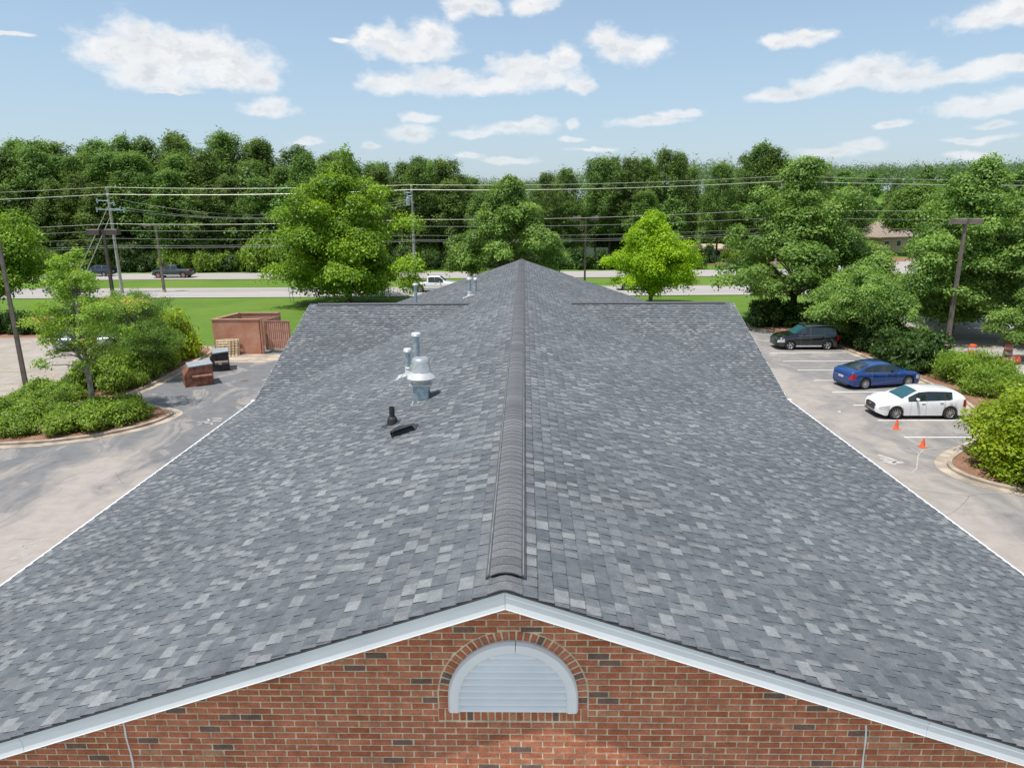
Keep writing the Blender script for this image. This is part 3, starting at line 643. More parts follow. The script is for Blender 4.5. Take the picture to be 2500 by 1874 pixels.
while y < YF-.25:
    o = link('cap_shingle', random.choices(capm, w7)[0], rv, (0, y, 0)); o.rotation_euler = (0, 0, random.uniform(-.004, .004)); y += .1435; k += 1
for j in range(2):   # flat caps in front of the vent
    b = MB(); v = []
    for yy, hh in ((YN-.014+j*.1435, .017-j*.002), (YN+.16+j*.1435, .008)): v += [(-.15, yy, HR-SL*.15+hh), (-.05, yy, HR-.012+hh), (.0, yy, HR+hh-.004), (.05, yy, HR-.012+hh), (.15, yy, HR-SL*.15+hh)]
    fl = npmesh('cap_shingle', v+[(a, b_, c-.012) for a, b_, c in v[:5]], [(i, i+1, 6+i, 5+i) for i in range(4)]+[(10+i, 11+i, i+1, i) for i in range(4)], M['cap'], tint=np.full(8, .9-.3*j)); link('cap_shingle', fl, rv)
for sgn in (-1, 1):
    b = MB(); b.prism([(YW-.15, HW-.03), (YW-.13, HW+.005), (YW, HW+.035), (YW+.13, HW+.005), (YW+.15, HW-.03)], sgn*2.0, sgn*7.95, 'x'); pbuild(b, 'wing_ridge_vent', M['cap'])
    b = MB(); b.prism([(YW-.165, HW-.05), (YW-.165, HW-.012), (YW-.15, HW-.005), (YW-.15, HW-.05)], sgn*2.0, sgn*7.95, 'x'); pbuild(b, 'vent_channel', M['blackmetal'])
    b = MB(); xx = sgn*(XE+.015)
    for s2, ye in ((-1, YC), (1, YWF)): b.prism([(YW, HW-.015), (ye, ZE-.015), (ye, ZE-.17), (YW, HW-.17)], xx-.012, xx+.012, 'x')
    pbuild(b, 'wing_fascia', M['trim'])

# ------------------------------------------------------------------ things on the roof
def rz(x, y): return HR-SL*abs(x)
t = thing('exhaust_fan', (-1.88, 13.25, rz(1.88, 0)), 'domed spun aluminium exhaust fan on a square metal curb left of the ridge', 'roof fan')
MB().box((0, 0, .1), (.30, .30, .42)).obj('curb', M['galv'], t)
b = MB(); b.add([(-.23, -.2, -.085+.012+.0), (.2, -.2, .06+.012), (.2, .22, .06+.012), (-.23, .22, -.085+.012)], [(0, 1, 2, 3)]).obj('flashing', M['alulight'], t)
MB().box((0, 0, .325), (.44, .36, .035)).obj('flange', M['alulight'], t)
MB().lathe([(0, .345), (.19, .345), (.195, .36), (.195, .45), (0, .45)], n=28).obj('drum', M['alu'], t, True)
MB().lathe([(.2, .44), (.275, .435), (.28, .455), (.262, .485), (.215, .55), (.2, .575), (0, .58)], n=32).obj('skirt', M['alulight'], t, True)
MB().lathe([(.197, .575), (.2, .585), (.192, .6), (.176, .78), (.166, .82), (.145, .845), (.09, .85), (0, .838)], n=32).obj('dome', M['alu'], t, True)
def flue(x, y, top, r, label, base=True, z=None, flash=True):
    z0 = rz(x, y) if z is None else z; t = thing('vent_pipe', (x, y, z0), label, 'vent pipe', 'metal vent pipes on the roof'); h = top-z0
    MB().lathe([(r, -.05), (r, h-.04)], n=18).obj('pipe', M['galv'], t, True)
    MB().lathe([(0, h-.09), (r*1.6, h-.09), (r*1.75, h-.075), (r*1.75, h-.045), (r*1.6, h-.035), (r*1.62, h-.01), (r*1.3, h+.012), (0, h+.02)], n=22).obj('cap', M['alulight'], t, True)
    if flash:
        MB().lathe([(r*1.05, .19), (r*1.3, .18), (r*1.35, .15), (r*1.08, .14)], n=18).obj('storm_collar', M['alulight'], t, True)
        b = MB(); b.lathe([(r*1.12, .145), (r*1.7, -.02), (r*2.3, -.12)], n=18); b.add([(-.3, -.2, -.3*SL+.014), (.24, -.2, .24*SL+.014), (.24, .24, .24*SL+.014), (-.3, .24, -.3*SL+.014)], [(0, 1, 2, 3)]); b.obj('flashing', M['alulight'], t)
    return t
flue(-2.6, 17.35, 7.02, .075, 'taller blue-grey vent pipe with a flat round cap, behind the domed exhaust fan')
flue(-2.68, 16.45, 6.80, .062, 'shorter blue-grey vent pipe with a flat round cap, left of the taller pipe')
flue(-2.22, 30.12, 7.09, .07, 'far vent pipe with white cap standing close to the ridge beyond the side gables')
flue(-2.0, 30.75, 7.02, .06, 'slim pipe just behind the far vent pipe near the ridge', flash=False)
flue(-4.75, 31.2, 6.74, .075, 'vent pipe rising behind the ridge of the left side gable', z=HW-SL*4.2)
t = thing('plumbing_vent', (-2.25, 12.02, rz(2.25, 0)), 'short black rubber plumbing vent stub on the left roof slope', 'plumbing vent')
MB().lathe([(.052, -.02), (.052, .33), (.043, .33), (.043, .25), (0, .25)], n=16).obj('pipe', M['blackmetal'], t, True)
b = MB(); b.lathe([(.058, .15), (.075, .14), (.095, .09), (.1, -.02), (.115, -.06)], n=18).obj('boot', M['dark'], t, True)
b = MB(); b.add([(-.22, -.13, -.22*SL+.013), (.14, -.13, .14*SL+.013), (.14, .16, .14*SL+.013), (-.22, .16, -.22*SL+.013)], [(0, 1, 2, 3)]).obj('flashing', M['blackmetal'], t)
t = thing('box_vent', (-1.88, 11.2, rz(1.88, 0)), 'low black hooded box vent with a barred opening, nearest fitting on the left slope', 'roof vent')
t.rotation_euler = (0, -AA, 0); t.scale = (1.15, 1.25, 1.35)
M['hood'] = mat('dark_grey_hood', (.10, .11, .12), .5, vary=.1)
b = MB(); b.add([(-.17, -.12, .10), (.17, -.12, .10), (.0, -.12, .135), (-.22, .16, .012), (.2, .16, .012), (-.17, -.12, .085), (.17, -.12, .085), (-.19, -.1, .012), (.19, -.1, .012)], [(0, 2, 4, 3), (2, 1, 4), (0, 5, 6, 1, 2), (0, 3, 7, 5), (1, 6, 8, 4)]).obj('hood', M['hood'], t)
MB().box((0, .0, .03), (.31, .2, .05)).obj('throat', M['dark'], t)
for k in range(12): MB().box((-.155+k*.0282, -.105, .05), (.006, .006, .085)).obj('bar', M['blackmetal'], t)
# ------------------------------------------------------------------ vegetation
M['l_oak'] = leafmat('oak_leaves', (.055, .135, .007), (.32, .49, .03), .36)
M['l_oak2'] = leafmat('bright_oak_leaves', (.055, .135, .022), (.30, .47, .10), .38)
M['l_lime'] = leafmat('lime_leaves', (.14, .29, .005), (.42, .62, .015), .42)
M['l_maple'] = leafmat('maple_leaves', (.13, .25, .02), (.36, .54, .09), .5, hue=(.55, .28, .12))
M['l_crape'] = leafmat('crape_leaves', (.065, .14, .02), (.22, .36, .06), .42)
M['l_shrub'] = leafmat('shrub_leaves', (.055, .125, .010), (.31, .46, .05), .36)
M['l_hedge'] = leafmat('hedge_leaves', (.016, .045, .007), (.065, .13, .018), .3)  # leaf tone darkened to carry the tree shade over the hedge behind the cars
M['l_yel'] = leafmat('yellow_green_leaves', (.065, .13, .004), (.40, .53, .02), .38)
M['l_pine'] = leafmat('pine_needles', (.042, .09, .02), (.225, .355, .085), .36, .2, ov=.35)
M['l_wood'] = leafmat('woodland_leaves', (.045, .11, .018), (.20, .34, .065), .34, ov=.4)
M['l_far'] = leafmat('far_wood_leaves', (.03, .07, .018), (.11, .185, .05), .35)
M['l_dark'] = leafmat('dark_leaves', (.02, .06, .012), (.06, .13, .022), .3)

def leaves(cl, total, L, Wd, seed, up=.6, ragged=.55, inner=.12, sq=1.0, droop=0, tri=False):
    """cl: clusters (n,5) x,y,z,rx,rz -> vertices, quads, tint. Small leaf faces over and inside every clump."""
    rg = np.random.default_rng(seed); cl = np.asarray(cl, float); w = cl[:, 3]**2; n = np.maximum(6, (total*w/w.sum()).astype(int)); idx = np.repeat(np.arange(len(cl)), n); N = len(idx)
    d = rg.normal(size=(N, 3)); d /= np.linalg.norm(d, axis=1)[:, None]; fl = (d[:, 2] < -.15) & (rg.random(N) < .6); d[fl, 2] *= -1
    r = rg.uniform(.72, 1.12, N); inn = rg.random(N) < inner; r[inn] = rg.uniform(.15, .8, inn.sum())
    # lumps on the clump's own surface
    ph = rg.uniform(0, 6.28, (len(cl), 3))[idx]; r *= 1+.16*np.sin(5*d[:, 0]+ph[:, 0])+.16*np.sin(5*d[:, 1]+ph[:, 1])+.1*np.sin(7*d[:, 2]+ph[:, 2])
    c = cl[idx]; P = c[:, :3]+d*np.stack([c[:, 3], c[:, 3], c[:, 4]], 1)*r[:, None]+rg.normal(size=(N, 3))*L*.5
    if droop: P[:, 2] -= droop*(r*np.hypot(d[:, 0], d[:, 1]))**2*c[:, 3]
    nn = d*1.0+rg.normal(size=(N, 3))*ragged+np.array([0, 0, up]); nn /= np.linalg.norm(nn, axis=1)[:, None]
    a = np.cross(nn, rg.normal(size=(N, 3))); a /= np.linalg.norm(a, axis=1)[:, None]; b = np.cross(nn, a)
    sc = rg.uniform(.6, 1.35, N)[:, None]; a = a*L*.5*sc; b = b*Wd*.5*sc
    V = np.stack([P-a, P+b, P+a, P-b], 1).reshape(-1, 3) if not tri else np.stack([P-a, P+a+b*.4, P+a-b*.4], 1).reshape(-1, 3)
    k = 3 if tri else 4
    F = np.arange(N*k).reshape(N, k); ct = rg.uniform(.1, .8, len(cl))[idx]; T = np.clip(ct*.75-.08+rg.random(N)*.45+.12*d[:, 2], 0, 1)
    return V, F, T
def envelope(n, H0, H1, Rx, prof, seed, cr=(.9, 1.5), flat=.62, hollow=.35, lob=.18, lean=(0, 0)):
    """clump centres inside a crown whose radius follows prof(t)"""
    rg = np.random.default_rng(seed); out = []; ph = rg.uniform(0, 6.28, 3)
    while len(out) < n:
        t = rg.random(); a = rg.uniform(0, 6.28); R0 = prof(t)*Rx*(1+lob*math.sin(2*a+ph[0]+4*t)+lob*.7*math.sin(3*a+ph[1]-7*t)+lob*.5*math.sin(9*t+ph[2]))
        if rg.random() > .25+.75*prof(t): continue
        rr = R0*(hollow+(1-hollow)*rg.random()**.5); c = rg.uniform(*cr)*(.65+.35*prof(t))
        rr = max(0, rr-c*.7)
        out.append((rr*math.cos(a)+lean[0]*t, rr*math.sin(a)+lean[1]*t, H0+(H1-H0)*t, c, c*flat*rg.uniform(.8, 1.25)))
    return out
def trunkmesh(name, H, r, cl, m, seed, nlimb=22, bare=.25, kink=.3, multi=1):
    rg = random.Random(seed); b = MB()
    for s in range(multi):
        ang = 6.28*s/multi+rg.random(); sp = (0 if multi == 1 else .16*H)
        pts = [(0, 0, -.15), (0, 0, 0), (0, 0, .12)]; rd = [r*1.5, r*1.35, r*1.05]; rr = r*(1 if multi == 1 else .6)
        for k in range(1, 9):
            t = k/8; pts.append((sp*t*math.cos(ang)+rg.uniform(-kink, kink)*.3*t, sp*t*math.sin(ang)+rg.uniform(-kink, kink)*.3*t, .12+H*t)); rd.append(rr*(1-t)**.8*.95+rr*.08)
        b.tube(pts, rd, 9)
    order = sorted(cl, key=lambda c: -c[3]); rg.shuffle(order)
    for c in order[:nlimb]:
        z0 = max(H*bare*rg.uniform(.8, 1.2), min(H*.92, c[2]-(math.hypot(c[0], c[1])*.55+.1*H))); p0 = Vector((0, 0, z0)); p3 = Vector(c[:3])
        if multi > 1: p0 = Vector((c[0]*.12, c[1]*.12, z0))
        mid = p0.lerp(p3, .5)+Vector((0, 0, .04*H)); rr = r*.42*(1-z0/H*.6)
        b.tube([p0, p0.lerp(mid, .5)+Vector((rg.uniform(-.1, .1), rg.uniform(-.1, .1), .02*H)), mid, mid.lerp(p3, .6), p3], [rr, rr*.75, rr*.55, rr*.35, rr*.12], 6, False)
    return b.mesh(name, m, True, False)
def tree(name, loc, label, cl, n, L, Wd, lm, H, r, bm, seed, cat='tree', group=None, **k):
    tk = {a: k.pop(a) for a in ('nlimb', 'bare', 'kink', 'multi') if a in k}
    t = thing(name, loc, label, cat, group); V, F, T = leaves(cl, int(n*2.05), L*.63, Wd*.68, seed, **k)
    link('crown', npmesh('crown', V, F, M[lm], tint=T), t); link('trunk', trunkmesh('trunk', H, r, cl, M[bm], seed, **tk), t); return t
oval = lambda t: max(.05, math.sin(math.pi*min(1, (t*.92+.08)**.8))**.6)
broad = lambda t: max(.08, (1-abs(2*t-.75)**2.3*.75)) if t < .9 else .35
cone = lambda t: max(.06, (1-t)**.75*(1 if t > .12 else .6+t*3.3))
dome = lambda t: max(.05, (1-t**2.6)**.5)
egg = lambda t: max(.07, (min(1, .5+t*2.2))*(1-t**1.7)**.62)

# big oaks beside and behind the building
tree('oak_tree', (-18.3, 72.5, 0), 'largest bright green oak, left of the roof peak and in front of the road', envelope(170, 1.4, 14.2, 8.0, egg, 1, (.9, 1.9), .5, .45, .24)+[(6.9, -2, 2.8, 1.3, .7), (7.2, -1.5, 4.0, 1.2, .6), (6.9, -2.6, 2.2, 1.2, .7), (.6, 0, 15.0, .8, .9), (-5.5, -2, 9.2, 1.5, .9), (6.6, -1, 8.4, 1.5, .9), (7.0, -2, 4.6, 1.4, .8), (-6.9, -2, 3.6, 1.5, .8)], 46000, .42, .25, 'l_oak', 11, .34, 'bark', 1, nlimb=40, bare=.15, droop=.25)
tree('oak_tree', (-1.4, 76, 0), 'mid green oak directly behind the far end of the roof ridge', envelope(120, 2.0, 12.8, 6.5, egg, 2, (.8, 1.6), .45, .4, .2), 32000, .40, .24, 'l_oak2', 10, .26, 'bark', 2, nlimb=34, bare=.15, droop=.25)
tree('maple_tree', (13.0, 70.5, 0), 'vivid yellow-green tree right of the roof peak in front of the near road', envelope(95, 1.6, 9.2, 5.0, lambda t: max(.1, egg(t)), 3, (.9, 1.6), .62, .4, .16), 34000, .32, .19, 'l_lime', 7.5, .22, 'bark', 3, nlimb=34, bare=.12, droop=.15)
tree('oak_tree', (23.6, 60.5, 0), 'tall spreading oak with long low limbs behind the black car', envelope(150, 2.6, 13.4, 6.3, lambda t: max(.2, egg(t)), 4, (.75, 1.5), .38, .3, .25)+[(-4.6, -2, 4.3, 1.5, .6), (-6.3, -1.6, 3.9, 1.3, .55), (-5.4, .5, 4.9, 1.4, .6), (5.0, 1, 5.2, 1.8, .8), (-3.2, -2.6, 3.4, 1.3, .6), (5.9, -1, 6, 1.5, .8)], 36000, .36, .21, 'l_oak2', 11, .3, 'bark', 4, nlimb=50, bare=.2, droop=.3)
tree('oak_tree', (32.6, 52.6, 0), 'tall loose oak on the right behind the double-headed lamp post', envelope(150, 1.8, 12.9, 5.0, lambda t: max(.2, egg(t)), 5, (.75, 1.45), .38, .3, .25, (1, 0)), 34000, .32, .19, 'l_oak2', 10.5, .27, 'bark', 5, nlimb=46, bare=.18, droop=.3)
tree('oak_tree', (36.8, 50.5, 0), 'dense oak filling the right edge of the view above the orange barrels', envelope(145, 1.4, 12.2, 6.2, egg, 6, (.75, 1.5), .4, .35, .22), 32000, .32, .19, 'l_oak2', 10, .28, 'bark', 6, nlimb=40, bare=.2, droop=.3)
tree('oak_tree', (-49.0, 62.5, 0), 'dark leafy oak at the left edge above the clipped hedge', envelope(92, 2.4, 11.9, 6.6, egg, 7, (1.1, 2.1), .6, .4, .16), 34000, .38, .23, 'l_oak', 10, .3, 'bark', 7, nlimb=36, bare=.15, droop=.25)
tree('oak_tree', (24.3, 49.6, 0), 'low spreading fresh green tree over the rear of the black car', envelope(70, 1.2, 5.6, 3.8, lambda t: max(.3, dome(t)), 8, (.6, 1.1), .45, .3, .25), 22000, .24, .14, 'l_oak2', 4.6, .13, 'bark', 8, nlimb=34, bare=.1, droop=.35)
tree('oak_tree', (27.6, 55.5, 0), 'middle-sized oak between the two tallest oaks on the right', envelope(70, 1.6, 5.9, 4.0, egg, 9, (.8, 1.5), .5, .3, .25), 22000, .30, .18, 'l_oak2', 5, .2, 'bark', 9, nlimb=34, bare=.15, droop=.3)
tree('oak_tree', (36.5, 60, 0), 'background oak filling the gap between the lamp post and the right edge', envelope(80, 1.8, 9.5, 5.0, egg, 15, (.9, 1.7), .55, .35, .2), 20000, .34, .2, 'l_oak2', 7, .2, 'bark', 15, nlimb=24, bare=.15)
tree('young_tree', (33.0, 44.4, 0), 'thin low-branched young tree by the orange barrels', envelope(46, 1.2, 5.2, 2.5, egg, 10, (.45, .8), .5, .3, .25), 11000, .20, .12, 'l_oak2', 4.4, .1, 'bark', 10, nlimb=26, bare=.15, droop=.3)
tree('young_maple', (-21.9, 33.6, .1), 'young maple with reddish shoot tips in the left planted island', envelope(70, 2.9, 8.0, 2.65, lambda t: max(.42, math.sin(math.pi*min(1, t*.86+.12))**.7), 11, (.38, .75), .5, .2, .35)+[(-2.0, -.3, 2.4, .4, .2), (-2.5, .1, 2.55, .35, .17), (-1.5, 0, 3.0, .45, .25), (1.5, .2, 3.0, .6, .35), (-1.9, .3, 3.5, .5, .28), (.3, -.4, 2.6, .45, .3)], 8500, .17, .13, 'l_maple', 7.2, .14, 'barkgrey', 11, nlimb=60, bare=.3, droop=.1, inner=.3)
tree('crape_myrtle', (-23.6, 41.5, .1), 'feathery many-stemmed crape myrtle behind the young maple', envelope(60, 1.6, 5.2, 2.9, dome, 12, (.45, .85), .6, .3, .2), 19000, .13, .075, 'l_crape', 4.4, .13, 'barkgrey', 12, nlimb=50, bare=.12, multi=4, inner=.3)
tree('crape_myrtle', (-25.8, 43.5, .1), 'smaller crape myrtle by the slim lamp post, left of the taller one', envelope(40, 1.4, 4.7, 2.2, dome, 13, (.4, .8), .6, .3, .2), 12000, .13, .075, 'l_crape', 4.0, .12, 'barkgrey', 13, nlimb=36, bare=.12, multi=4, inner=.3)
tree('round_tree', (75.8, 138, 0), 'rounded pale green tree on the far side of the road beside the tan roof', envelope(90, 5.2, 13.0, 6.6, dome, 14, (1.5, 2.4), .6, .5, .08), 16000, .6, .36, 'l_crape', 9, .3, 'bark', 14, nlimb=16, bare=.15)

# shrubs: meshes built once, then individual copies
def shrubmesh(nm, n, total, L, Wd, lm, seed, prof=dome, H=1.0, Rr=.8, cr=(.25, .42), **k):
    cl = envelope(n, .12, H*.86, Rr, prof, seed, cr, .75, .3, .2); V, F, T = leaves(cl, total, L, Wd, seed, **k); V[:, 2] = np.maximum(V[:, 2], .0)
    b = MB(); rg = random.Random(seed)
    for c in cl[:9]: b.tube([(0, 0, -.05), (c[0]*.4, c[1]*.4, c[2]*.5), c[:3]], [.025, .018, .008], 5, False)
    return npmesh('foliage', V, F, M[lm], tint=T), b.mesh('stem', M['bark'], False, False)
SHM = {'low': [shrubmesh('s', 22, 3800, .115, .07, 'l_shrub', 40+i, lambda t: max(.3, dome(t)), .85, .95) for i in range(3)],
       'hedge': [shrubmesh('s', 22, 3200, .13, .08, 'l_hedge', 50+i, lambda t: max(.7, dome(t)), 1.0, .85) for i in range(2)],
       'yel': [shrubmesh('s', 26, 5200, .11, .07, 'l_yel', 60+i, dome, 1.0, 1.0) for i in range(2)],
       'juniper': [shrubmesh('s', 26, 4200, .17, .035, 'l_shrub', 70+i, lambda t: max(.35, dome(t)), .9, 1.0, ragged=.9) for i in range(2)]}
def shrub(kind, x, y, w, h, label, group=None, name='shrub', z=.1):
    f, s = random.choice(SHM[kind]); t = thing(name, (x, y, z), label, 'shrub', group, random.uniform(0, 6.28)); t.scale = (w, w, h); link('foliage', f, t); link('stem', s, t); return t
LOW = ('knee-high leafy green shrub packed into the left planted island behind the kerb', 'low shrubs in the left island')
pts = [(-19.0, 32.4), (-19.4, 31.3), (-20.3, 30.5), (-21.6, 30.2), (-23, 29.9), (-24.5, 29.8), (-26, 29.7), (-27.6, 29.6), (-29.3, 29.6), (-19.6, 32.6), (-20.8, 31.7), (-22.2, 31.3), (-23.8, 31.1), (-25.4, 31), (-27, 31), (-28.7, 31), (-20.3, 33.6), (-21.3, 32.9), (-22.9, 32.6), (-24.3, 32.4), (-25.9, 32.3), (-27.5, 32.3), (-28.6, 32.4), (-24.2, 33.8), (-25.6, 33.7), (-27, 33.7), (-25.2, 35), (-26.5, 35.1), (-25.7, 36.5), (-24.5, 35.6), (-30.2, 30.6), (-26.6, 36.8), (-25.9, 38.2)]
for x, y in pts:
    s = random.uniform(.8, 1.1); lb = 'shrub in the front row of the left island, right behind the curved kerb' if y < 30.9 or x > -19.9 else 'shrub on the back slope of the left island near the slim lamp post' if y > 34.5 else 'shrub in the middle of the left island around the young maple trunk'
    shrub('low', x+random.uniform(-.2, .2), y+random.uniform(-.15, .15), s, s*random.uniform(.8, 1.2), lb, LOW[1])
MIDL = ('waist-high green shrub along the brown mulch edge behind the young maple', 'shrubs behind the maple')
for x, y, w, h in [(-22.6, 37.3, 1.1, 1.7), (-23.2, 38.9, 1.3, 2.2), (-22.9, 40.4, 1.0, 1.5), (-24.6, 38.1, 1.4, 1.9), (-24.7, 40.2, 1.3, 2.0), (-22.8, 42.4, 1.1, 1.6), (-24.8, 42.4, 1.3, 2.2), (-26.2, 41.1, 1.0, 1.7), (-26.3, 44.6, 1.1, 1.9), (-22.3, 38.4, .7, 1.1)]:
    shrub('low', x, y, w, h, *MIDL)
shrub('yel', -23.6, 44.3, 1.55, 2.3, 'rounded glossy yellow-green bush left of the wooden pallets')
shrub('yel', -23.9, 46.6, 1.7, 3.0, 'taller yellow-green bush against the brick enclosure wall')
shrub('yel', -25.6, 47.6, 1.5, 2.6, 'yellow-green bush farthest left behind the crape myrtle')
shrub('low', -15.4, 50.6, 1.3, 1.5, 'dark green shrub beyond the dumpster gate at the roof edge')
shrub('low', -16.6, 52.5, 1.2, 1.3, 'shrub right behind the brick enclosure on the lawn edge')
shrub('low', -20.6, 49.5, 1.0, 2.3, 'weeds growing up inside the brick dumpster enclosure')
HG = ('dark clipped shrub in the hedge across the top of the left parking lot', 'hedge shrubs by the left parking lot')
for k in range(34): shrub('hedge', -31.2-k*1.12, 56+random.uniform(-.1, .1), 1.0, 1.75*random.uniform(.92, 1.08), *HG, z=0)
# right side
HR_ = ('dark green shrub in the shaded hedge behind the parked cars', 'hedge shrubs behind the parked cars')
for k in range(12): shrub('hedge', 24.1+random.uniform(-.2, .3), 41.5+k*1.15, 1.35, 1.7*random.uniform(.85, 1.15), *HR_)
for k in range(10): shrub('hedge', 25.8+random.uniform(-.2, .3), 43+k*1.25, 1.4, 1.8*random.uniform(.85, 1.15), *HR_)
for x, y in [(19.6, 57.6), (21.0, 57.9), (22.4, 58.2), (20.2, 59), (21.8, 59.6), (23.3, 57.2), (23.6, 55.4)]: shrub('hedge', x, y, 1.3, 1.9, 'dark shrub under the spreading oak at the end of the parking row', 'shrubs under the spreading oak')
JU = ('spiky fresh green juniper in the bed right of the blue sedan', 'junipers right of the blue sedan')
for x, y, w, h in [(25.0, 38.6, 1.5, 1.7), (26.3, 37.2, 1.5, 1.8), (25.6, 40.2, 1.4, 1.6), (24.8, 36.6, 1.3, 1.5), (26.5, 39.4, 1.3, 1.8), (25.6, 35.0, 1.3, 1.4)]: shrub('juniper', x, y, w, h, *JU)
RB = ('leafy green shrub behind the white hatchback, above the big round bush', 'shrubs behind the white hatchback')
for x, y, w, h in [(25.0, 33.4, 1.3, 1.6), (26.4, 32.0, 1.4, 2.0), (26.3, 34.2, 1.3, 1.8), (24.0, 31.8, 1.1, 1.2)]: shrub('low', x, y, w, h, *RB)
t = thing('round_bush', (20.95, 24.75, .03), 'big round glossy yellow-green bush in the kerbed island at the right edge', 'bush')
cl = envelope(120, .05, 3.2, 2.9, lambda t: max(.7, dome(t)), 90, (.35, .6), .7, .45, .12)+[(r*math.cos(a+r), r*math.sin(a+r), z, .6, .5) for r, z, q in ((2.35, .4, 15), (2.4, 1.1, 15), (2.15, 1.8, 13), (1.7, 2.4, 10)) for a in [6.283*i/q for i in range(q)]]; V, F, T = leaves(cl, 60000, .12, .075, 91); V[:, 2] = np.maximum(V[:, 2], .02)
link('foliage', npmesh('foliage', V, F, M['l_yel'], tint=T), t); t.scale = (1.2, 1.2, 1.08); link('stem', trunkmesh('stem', 2.2, .08, cl, M['bark'], 5, nlimb=30, multi=4), t)
shrub('yel', 23.8, 28.4, 1.6, 2.9, 'upright yellow-green bush behind the big round bush')
for i, (x, y) in enumerate([(31.9, 121.5), (35.6, 122.5), (38.9, 123.5)]):
    shrub('hedge' if i == 0 else 'low', x, y, 1.75, 2.9, ['leftmost of three round shrubs across the far road, darkest', 'middle of three round shrubs across the far road', 'rightmost of three round shrubs across the far road'][i], 'three round shrubs across the road', z=0)

# pines and woodland trees beyond the road
def pinecl(seed, H=20, R0=4.1, low=.12, n=62, crs=1.0):
    rg = np.random.default_rng(seed); cl = []
    for k in range(n):
        t = low+(1-low)*(k+rg.random())/n; prof = (1-((t-.5)/.53)**1.9) if t > .5 else .55+.45*(t/.5); rr = R0*max(.12, prof)**.7; a = k*2.399+rg.uniform(-.5, .5)
        q = rr*rg.uniform(.35, .95); c = rg.uniform(.9, 1.75)*(1.15-.42*t)*crs; cl.append((q*math.cos(a), q*math.sin(a), H*t, c, c*.85))
    for k in range(34):
        t = rg.uniform(.6, .97); rr = R0*max(.1, 1-((t-.5)/.53)**1.9)*.95; a = rg.uniform(0, 6.28); cl.append((rr*math.cos(a), rr*math.sin(a), H*t+.7, .38, 1.1))
    for k in range(12): cl.append((rg.uniform(-2, 2), rg.uniform(-2, 2), H*rg.uniform(.90, .99), .4, .7))
    return cl
PM = []
for i in range(6):
    cl = pinecl(100+i, low=.1 if i < 4 else .34); V, F, T = leaves(cl, 17000, .56, .18, 120+i, up=.9, ragged=.5, inner=.1)
    PM.append((npmesh('crown', V, F, M['l_pine'], tint=T), trunkmesh('trunk', 19.5, .22, cl, M['barkdark'], i, nlimb=12, bare=.4)))
OP = []
for i in range(3):
    cl = pinecl(170+i, low=.3, n=46, R0=3.4, crs=.72); V, F, T = leaves(cl, 9000, .5, .15, 175+i, up=.9, ragged=.5, inner=.1)
    OP.append((npmesh('crown', V, F, M['l_pine'], tint=T), trunkmesh('trunk', 19.8, .2, cl, M['barkdark'], 60+i, nlimb=24, bare=.4)))
DM = []
for i in range(4):
    cl = envelope(64, 1.5, 14.2, 4.4, egg, 140+i, (1.1, 1.9), .7, .4, .2); V, F, T = leaves(cl, 13000, .46, .28, 150+i)
    DM.append((npmesh('crown', V, F, M['l_wood'], tint=T), trunkmesh('trunk', 12, .2, cl, M['bark'], 30+i, nlimb=12, bare=.2)))
def ray(px, py):   # px in the photograph's preview scale 2212 x 1658
    x = (px*1.1302-1250)/1688.4; y = (py*1.1302-937)/1688.4; return CF+CR*x-CU*y
SKX = [-200, 0, 60, 140, 200, 260, 330, 370, 440, 480, 560, 640, 700, 790, 850, 900, 960, 985, 1050, 1100, 1160, 1210, 1240, 1285, 1370, 1440, 1490, 1540, 1585, 1615, 1650, 1690, 1760, 1850, 1900, 1960, 2050, 2110, 2212, 2600]
SKY = [305, 300, 298, 302, 306, 290, 303, 288, 290, 280, 298, 312, 308, 330, 352, 338, 342, 368, 384, 388, 384, 362, 378, 336, 330, 320, 348, 340, 366, 338, 312, 345, 350, 352, 350, 348, 348, 346, 342, 342]
def skyz(x, y):
    d = np.array([x-CAM[0], y, 0.0]); u = 1106+1494*((x-CAM[0])/y+.0185)/1.0; py = np.interp(u, SKX, SKY); rr = ray(u, py); return 10.2+rr[2]/rr[1]*y
def woodtree(kind, x, y, h, label, group):
    if kind == 'open': f, s = random.choice(OP); h0 = 20.6; nm = 'pine_tree'
    elif kind == 'pine': f, s = random.choice(PM if y > 118 else PM[:4]); h0 = 20.6; nm = 'pine_tree'
    else: f, s = random.choice(DM); h0 = 15.2; nm = 'woodland_tree'
    if .487 < x/y < .527 and y < 168: return
    z = terr(x, y); t = thing(nm, (x, y, z), label, 'tree', group, random.uniform(0, 6.28)); k = h/h0; w = k*random.uniform(.85, 1.2)
    if kind == 'pine': w = max(w, .72)*1.08
    t.scale = (w, w, k); link('crown', f, t); link('trunk', s, t)
G1 = ('tall dark pine packed in the dense wood left of the largest oak', 'pines of the left wood'); G2 = ('broadleaf tree mixed into the dense pine wood on the left', 'broadleaf trees of the left wood')
G3 = ('dark pine in the tree belt across the road, right of the roof peak', 'pines of the middle tree belt'); G4 = ('green broadleaf tree in the tree belt across the road, right of the roof peak', 'broadleaf trees of the middle belt')
G5 = ('tree on the far wooded side of the road at the right', 'trees far right across the road')
cnt = 0
